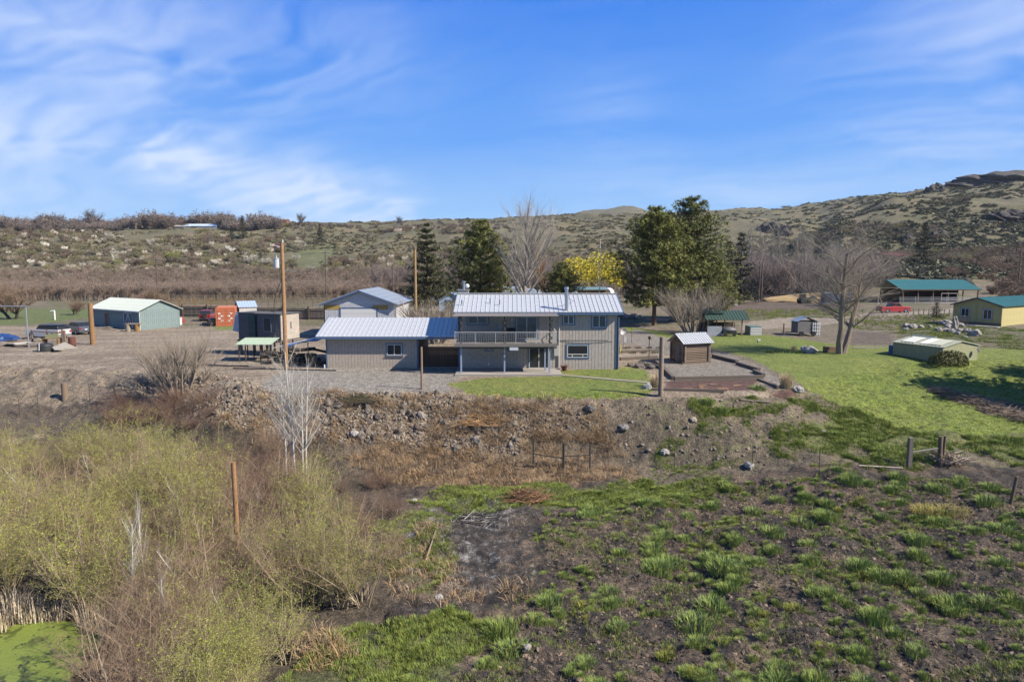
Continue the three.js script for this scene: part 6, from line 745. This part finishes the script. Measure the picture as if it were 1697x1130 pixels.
  // board fence behind the yard, corral rails beyond
  const R = rng(740); const fence = (px0, px1, d0, d1, hgt, l) => { const A = P(px0, d0), Bq = P(px1, d1), f = frameOf(A, Bq), t = thing('board_fence', l, 'fence', f.o, f.turn), n = Math.min(300, Math.round(f.w / .3)); const mats = [0, 1, 2, 3].map((k) => wood(.17 + k * .03, .135 + k * .022, .10 + k * .017)), geo = box(f.w / n - .02, hgt, .03, 0, hgt / 2, 0); for (let i = 0; i < n; i++) { const o = part('picket', geo, mats[Math.floor(R() * 4)], t); o.position.set(-f.w / 2 + (i + .5) * f.w / n, rr(R, -.05, .05), rr(R, -.01, .01)); } for (const y of [.5, hgt - .3]) part('rail', box(f.w, .1, .05, 0, y, .05), wood(.33, .27, .21), t); for (let i = 0; i <= f.w / 5; i++) part('post', box(.22, hgt + .4, .22, -f.w / 2 + i * 5, hgt / 2 + .2, .12), wood(.13, .09, .06), t); };
  fence(262, 372, 128, 126, 2.0, 'weathered board fence behind the red off road vehicle'); fence(425, 640, 122, 118, 2.0, 'weathered board fence behind the plywood fort and shop'); fence(655, 760, 118, 112, 1.9, 'dark board fence right of the shop');
  const corral = (px0, px1, d0, d1, l, col) => { const A = P(px0, d0), Bq = P(px1, d1), f = frameOf(A, Bq), t = thing('rail_corral', l, 'fence', f.o, f.turn); for (let k = 0; k < 4; k++) part('rail', box(f.w, .16, .06, 0, .5 + k * .5, .1), wood(...col), t); for (let i = 0; i <= f.w / 3.5; i++) part('post', box(.2, 2.3, .2, -f.w / 2 + i * 3.5, 1.15, 0), wood(...col), t); };
  corral(245, 420, 152, 152, 'orange timber rail corral below the orchard', [.40, .235, .10]); corral(420, 640, 158, 156, 'tan timber rail corral below the orchard right part', [.36, .28, .19]); corral(250, 640, 172, 172, 'far pale timber corral rail line before the orchard', [.3, .23, .15]);
}
// ---------------------------------------------------------------- posts, poles, wires
{
  const pole = (name, label, pos, h, r, col, group, tilt = 0) => { const t = thing(name, label, 'pole', pos, 0, group); part('shaft', cyl(r, r * .78, h, 12, 0, -.3, 0), wood(...col), t); t.rotation.z = tilt; return t; };
  const up = pole('utility_pole', 'tall tan utility pole with grey transformer left of the garage wing', G(474, 612), 11.9, .2, [.42, .235, .11]); part('transformer', merge([cyl(.26, .26, .85, 14, -.52, 9.3, 0), cyl(.05, .05, .25, 6, -.52, 10.15, 0), cyl(.29, .29, .05, 14, -.52, 10.12, 0)]), M(.55, .56, .57, .45), up); part('bracket', box(.5, .12, .1, -.25, 9.7, 0), STEEL, up); part('insulator', cyl(.06, .04, .22, 8, .1, 11.6, 0), WHITE, up); part('drop_cable', new THREE.TubeGeometry(new THREE.CatmullRomCurve3([new THREE.Vector3(0, 8.6, 0), new THREE.Vector3(-1.0, 6.4, -.5), new THREE.Vector3(-1.3, 4.4, -1)]), 14, .025, 5), BLACK, up);
  pole('wood_pole', 'tan wooden pole standing before the dark conifer', P(689, 121), 12.6, .28, [.42, .27, .12]);
  const cross = (px, d, h, l, col = [.15, .115, .09]) => { const p = P(px, d, 0), g = ground(p.x, p.z), t = pole('power_pole', l, g, h, .17, col); part('crossarm', box(2.4, .14, .12, 0, h - .7, 0), wood(...col), t); for (const x of [-1.05, -.4, .4, 1.05]) part('insulator', cyl(.06, .04, .2, 6, x, h - .62, 0), M(.4, .42, .45), t); return t; };
  cross(261, 205, 12, 'dark power pole with crossarm in the orchard'); cross(541, 180, 13.5, 'dark power pole with crossarm behind the shop'); cross(1687, 205, 12, 'power pole with transformers right of the open barn', [.2, .13, .09]); cross(1258, 178, 10, 'left pole of the pair behind the plowed field'); pole('power_pole', 'right pole of the pair behind the plowed field', P(1262, 178), 10.5, .17, [.2, .14, .1]); pole('thin_pole', 'thin tan pole on the bench slope', ground(P(155, 420).x, -420), 9, .22, [.4, .27, .16]); pole('power_pole', 'dark pole without crossarm behind the shop right side', P(651, 190), 9.5, .17, [.13, .09, .07]);
  { const f = thing('flagpole', 'slim white flagpole behind the house', 'pole', P(993, 108)); part('shaft', cyl(.09, .05, 13.4, 8), M(.6, .6, .58, .4), f); part('ball', new THREE.SphereGeometry(.12, 8, 6).translate(0, 13.45, 0), M(.6, .5, .2, .3), f); }
  const wire = (a, b, sag, l, r = .03) => { const m = a.clone().add(b).multiplyScalar(.5); m.y -= sag; solo('overhead_wire', new THREE.TubeGeometry(new THREE.QuadraticBezierCurve3(a, m, b), 24, r, 4), M(.12, .12, .12), l, 'wire'); };
  const hp = P(261, 205, 0), y1 = H(hp.x, hp.z) + 11.4, hl = P(-200, 190, 0), hr2 = P(541, 180, 0); wire(new THREE.Vector3(hl.x, 11.6, hl.z), new THREE.Vector3(hp.x - 1, y1, hp.z), 1.8, 'upper wire running left from the orchard power pole'); wire(new THREE.Vector3(hl.x, 10.6, hl.z + 1), new THREE.Vector3(hp.x + 1, y1, hp.z), 2.2, 'lower sagging wire running left from the orchard power pole'); wire(new THREE.Vector3(hp.x, y1, hp.z), new THREE.Vector3(hr2.x, 12.9, hr2.z), 1.2, 'wire between the orchard pole and the pole behind the shop'); wire(new THREE.Vector3(P(474, 63).x, 9.0, -63), new THREE.Vector3(hr2.x, 12.6, hr2.z), 2.5, 'wire from the transformer pole to the pole behind the shop', .025);
  // posts near the lawn and in the foreground
  const post = (px, py, h, r, col, l, tilt = 0, sq = 0) => { const g = G(px, py), o = solo('wooden_post', sq ? box(r * 2, h + .3, r * 2, 0, h / 2 - .15, 0) : cyl(r, r * .88, h + .3, 10, 0, -.3, 0), wood(...col), l, 'post', g); o.rotation.z = tilt; };
  post(1095, 655, 4.35, .19, [.34, .25, .185], 'tall round post at the corner of the house lawn'); post(699, 645, 3.3, .1, [.33, .23, .15], 'slim post on the gravel drive before the screen fence'); post(153, 571, 5.0, .3, [.34, .19, .08], 'thick tan wooden post at the yard edge'); post(107, 662, 1.45, .28, [.26, .19, .13], 'thick short stump post on the left dirt bank'); post(1507, 776, 1.95, .12, [.2, .175, .145], 'grey fence post left of its pair below the lawn', 0, 1); post(1558, 768, 1.75, .15, [.2, .14, .1], 'brown fence post right of its pair below the lawn', .03); post(1563, 766, 1.7, .09, [.2, .14, .1], 'second thinner brown post against the fence post', -.03); post(1676, 834, 1.5, .09, [.17, .12, .085], 'leaning dark post at the right of the burnt slope', -.14); post(193, 662, 1.2, .07, [.13, .09, .07], 'leaning thin post beside the red brush', .2);
  post(396, 945, 5.3, .12, [.40, .22, .10], 'orange brown pole standing in the thicket', .01);
  post(884, 775, 1.9, .065, [.05, .045, .04], 'charred black post at the left of the burnt fence'); post(934, 778, 1.8, .09, [.05, .045, .04], 'thick charred post in the middle of the burnt fence'); post(978, 776, 1.65, .06, [.07, .06, .05], 'charred post at the right of the burnt fence');
  const rail = (a, b, ya, yb, r, l, col) => { const A = G(...a), Bq = G(...b); A.y += ya; Bq.y += yb; solo('fence_rail', bar(A.toArray(), Bq.toArray(), r, 7), wood(...col), l, 'rail'); };
  rail([884, 775], [934, 778], .95, .75, .035, 'charred rail between the left and middle burnt posts', [.05, .045, .04]); rail([934, 778], [978, 776], .9, .9, .04, 'charred rail between the middle and right burnt posts', [.06, .055, .045]); rail([1507, 776], [1558, 768], 1.0, 1.0, .06, 'grey rail between the paired fence posts', [.24, .22, .19]);
  for (const [px, py] of [[1118, 775], [1247, 775], [1358, 780], [1008, 775], [958, 790], [63, 688], [148, 665], [32, 690]]) solo('steel_stake', cyl(.025, .025, 1.5, 6), M(.07, .055, .045, .8), 'thin rusty steel fence stake along the old fence line', 'stake', G(px, py), 'steel stakes along the fence line');
  for (let i = 0; i < 8; i++) solo('field_stake', cyl(.035, .035, 1.5, 6), M(.12, .1, .08, .8), 'thin stake in the fence along the plowed field', 'stake', P(1238 + i * 32, 128), 'stakes along the field fence');
  for (let i = 0; i < 9; i++) solo('lane_post', box(.12, 1.2, .12, 0, .6, 0), wood(.3, .25, .2), 'short wooden post along the lane before the cream cottage', 'post', G(1506 + i * 8.5, 521 + i * .4), 'short posts along the lane');
  { const d = thing('satellite_dish', 'white satellite dish on a post beside the house', 'dish', G(1034, 577)); part('mast', cyl(.05, .05, 1.75, 8), M(.4, .4, .4), d); part('dish', new THREE.SphereGeometry(.62, 18, 10, 0, 6.283, 0, .75).scale(1, .8, 1).translate(0, -.35, 0).rotateX(-1.2).rotateY(.5).translate(-.05, 1.95, 0), M(.72, .72, .7, .5), d); part('receiver_arm', bar([0, 1.7, .1], [.45, 1.85, .55], .025), M(.4, .4, .4), d); part('box', box(.3, .6, .15, .12, 1.0, .05), M(.6, .6, .58), d); }
  { const l = thing('garden_lamp', 'slim black garden lamp post beside the pad', 'lamp', G(1076, 595)); part('post', cyl(.06, .05, 2.0, 8), M(.13, .12, .11), l); part('lantern', new THREE.LatheGeometry([[.05, 2], [.14, 2.08], [.14, 2.25], [.18, 2.27], [0, 2.4]].map(([a, b]) => new THREE.Vector2(a, b)), 10), M(.04, .04, .04, .5), l); }
  solo('yellow_marker', cyl(.09, .09, .9, 8), M(.5, .48, .08, .5), 'short yellow marker post beside the house corner', 'post', G(1028, 585));
  solo('bed_stake', cyl(.04, .04, 2.0, 6), wood(.2, .16, .12), 'thin stake beside the gravel strip behind the dish', 'stake', G(1047, 568));
  for (const [px, py, l] of [[330, 606, 'black pipe lying along the yard edge left part'], [470, 613, 'black pipe lying along the yard edge near the utility pole']]) { const g = G(px, py), o = solo('ground_pipe', bar([-5, .06, 0], [5, .06, 0], .05, 6), BLACK, l, 'pipe', g); o.rotation.y = -.14; }
}
// ---------------------------------------------------------------- buildings behind the house and on the hills
{
  const W1 = M(.62, .63, .64, .6);
  const b1 = hut('blue_gable_shed', 'small white and blue gabled shed behind the left pine', 'shed', P(728, 118), P(768, 118), 8, 3.6, 1.25, { wall: M(.42, .52, .68, .6), gable: 1, roof: M(.3, .42, .55, .5), over: .25 }); part('dark_opening', box(2.6, 2.5, .06, .3, 1.25, .05), wood(.06, .045, .035), b1.t);
  const rv = (px, d, w, hh, l, c) => { const t = thing('camper_trailer', l, 'camper', P(px, d)); part('body', extr([[-w / 2, .5], [w / 2, .5], [w / 2, hh - .3], [w / 2 - .4, hh], [-w / 2 + .2, hh], [-w / 2, hh - .4]], 2.3, .06).translate(0, 0, -1.15), M(...c, .5), t); part('stripe', box(w - .3, .4, .02, 0, 1.3, 1.23), M(.2, .3, .45), t); part('window', box(1.0, .6, .03, -w / 4, 2.0, 1.23), GLASS, t); for (const x of [-.5, .4]) part('wheel', new THREE.CylinderGeometry(.36, .36, .2, 12).rotateX(1.571).translate(x, .36, 1.05), RUBBER, t); };
  rv(848, 125, 3.6, 5.6, 'pale blue tall camper behind the bare poplar left side', [.5, .56, .64]); rv(872, 126, 3.6, 5.2, 'white and blue camper behind the bare poplar right side', [.45, .53, .64]); rv(903, 128, 2.6, 4.9, 'plain white camper right of the poplar trunk', [.66, .66, .66]); rv(949, 130, 2.4, 4.6, 'white camper left of the yellow wooden shed', [.64, .64, .66]);
  solo('blue_tank', cyl(.7, .7, 4.0, 14), M(.04, .14, .34, .5), 'blue upright tank between the white campers', 'tank', P(940, 129));
  const t2 = hut('yellow_wood_shed', 'long new yellow wooden shed behind the house roof', 'shed', P(955, 132), P(1004, 132), 5, 4.9, .5, { wall: wood(.52, .32, .12), roof: M(.2, .3, .28, .5), over: .3 }); for (let i = 0; i < 4; i++) part('opening', box(.6, .5, .06, -.6 + i * .85, 4.3, .05), wood(.2, .1, .04), t2.t); part('brown_wall', box(2.6, 4.4, .06, -1.5, 2.3, .08), wood(.17, .08, .04), t2.t);
  const f2 = frameOf(P(1000, 126), P(1026, 122)), bf = thing('orange_board_fence', 'orange brown board fence right of the yellow wooden shed', 'fence', f2.o, f2.turn); for (let i = 0; i < 18; i++) part('board', box(f2.w / 18 - .02, 3.6, .04, -f2.w / 2 + (i + .5) * f2.w / 18, 1.8, 0), wood(.36, .16, .06), bf);
  const gh = thing('white_dome', 'white round ended hoop shed beside the yellow wooden shed', 'shed', P(1006, 136)); part('hoop', new THREE.CylinderGeometry(1.1, 1.1, 3, 18, 1, false, 0, Math.PI).rotateZ(Math.PI / 2).rotateY(1.2).translate(0, 4.0, 0), W1, gh); part('base', box(2.0, 4.0, 2.0, 0, 2.0, 0), W1, gh);
  // hill buildings
  const hb = (px0, px1, py, name, l, cat, eH, rise, o) => { const A = G(px0, py), d = -A.z, f = P(px1, d, A.y); const Bq = new THREE.Vector3(f.x, A.y, -d); return hut(name, l, cat, A, Bq, o.depth || 8, eH, rise, { ...o, sink: .6 }); };
  hb(305, 358, 378, 'long_metal_barn', 'long pale blue metal barn on the bench skyline', 'barn', 2.2, 1.8, { wall: paint(.4, .46, .54), roof: M(.5, .6, .74, .45), depth: 9 }); hb(288, 304, 379, 'grey_lean_shed', 'small grey shed left of the long metal barn', 'shed', 2.2, 1.2, { wall: wood(.2, .19, .17), roof: M(.3, .3, .29, .7), depth: 6 });
  hb(456, 474, 372, 'brown_hill_house', 'brown house among trees on the bench skyline', 'house', 4, 1.2, { wall: paint(.25, .13, .09), roof: paint(.28, .15, .1), depth: 9 }); hb(446, 466, 416, 'bench_cabin', 'small cabin with pale roof beside the purple tree', 'house', 1.8, 2.0, { wall: wood(.11, .09, .08), roof: M(.42, .37, .35, .7), gable: 1, depth: 6, over: .5 });
  hb(1470, 1506, 431, 'red_roof_house', 'low ranch house with dark red roof on the knoll', 'house', 2.5, 1.3, { wall: paint(.3, .29, .28), roof: paint(.24, .075, .06), depth: 8, over: .6 });
  hb(610, 635, 462, 'orchard_shelter', 'dark low shelter in the orchard behind the shop', 'shed', 1.8, .6, { wall: wood(.07, .055, .045), roof: M(.25, .24, .24, .7), depth: 4 }); const wt = hb(661, 672, 468, 'white_hut', 'tiny white hut among the orchard trees', 'shed', 1.8, .4, { wall: M(.62, .62, .6, .6), roof: M(.62, .62, .6, .6), depth: 3 }); void wt;
}
renderer.render(scene, camera);
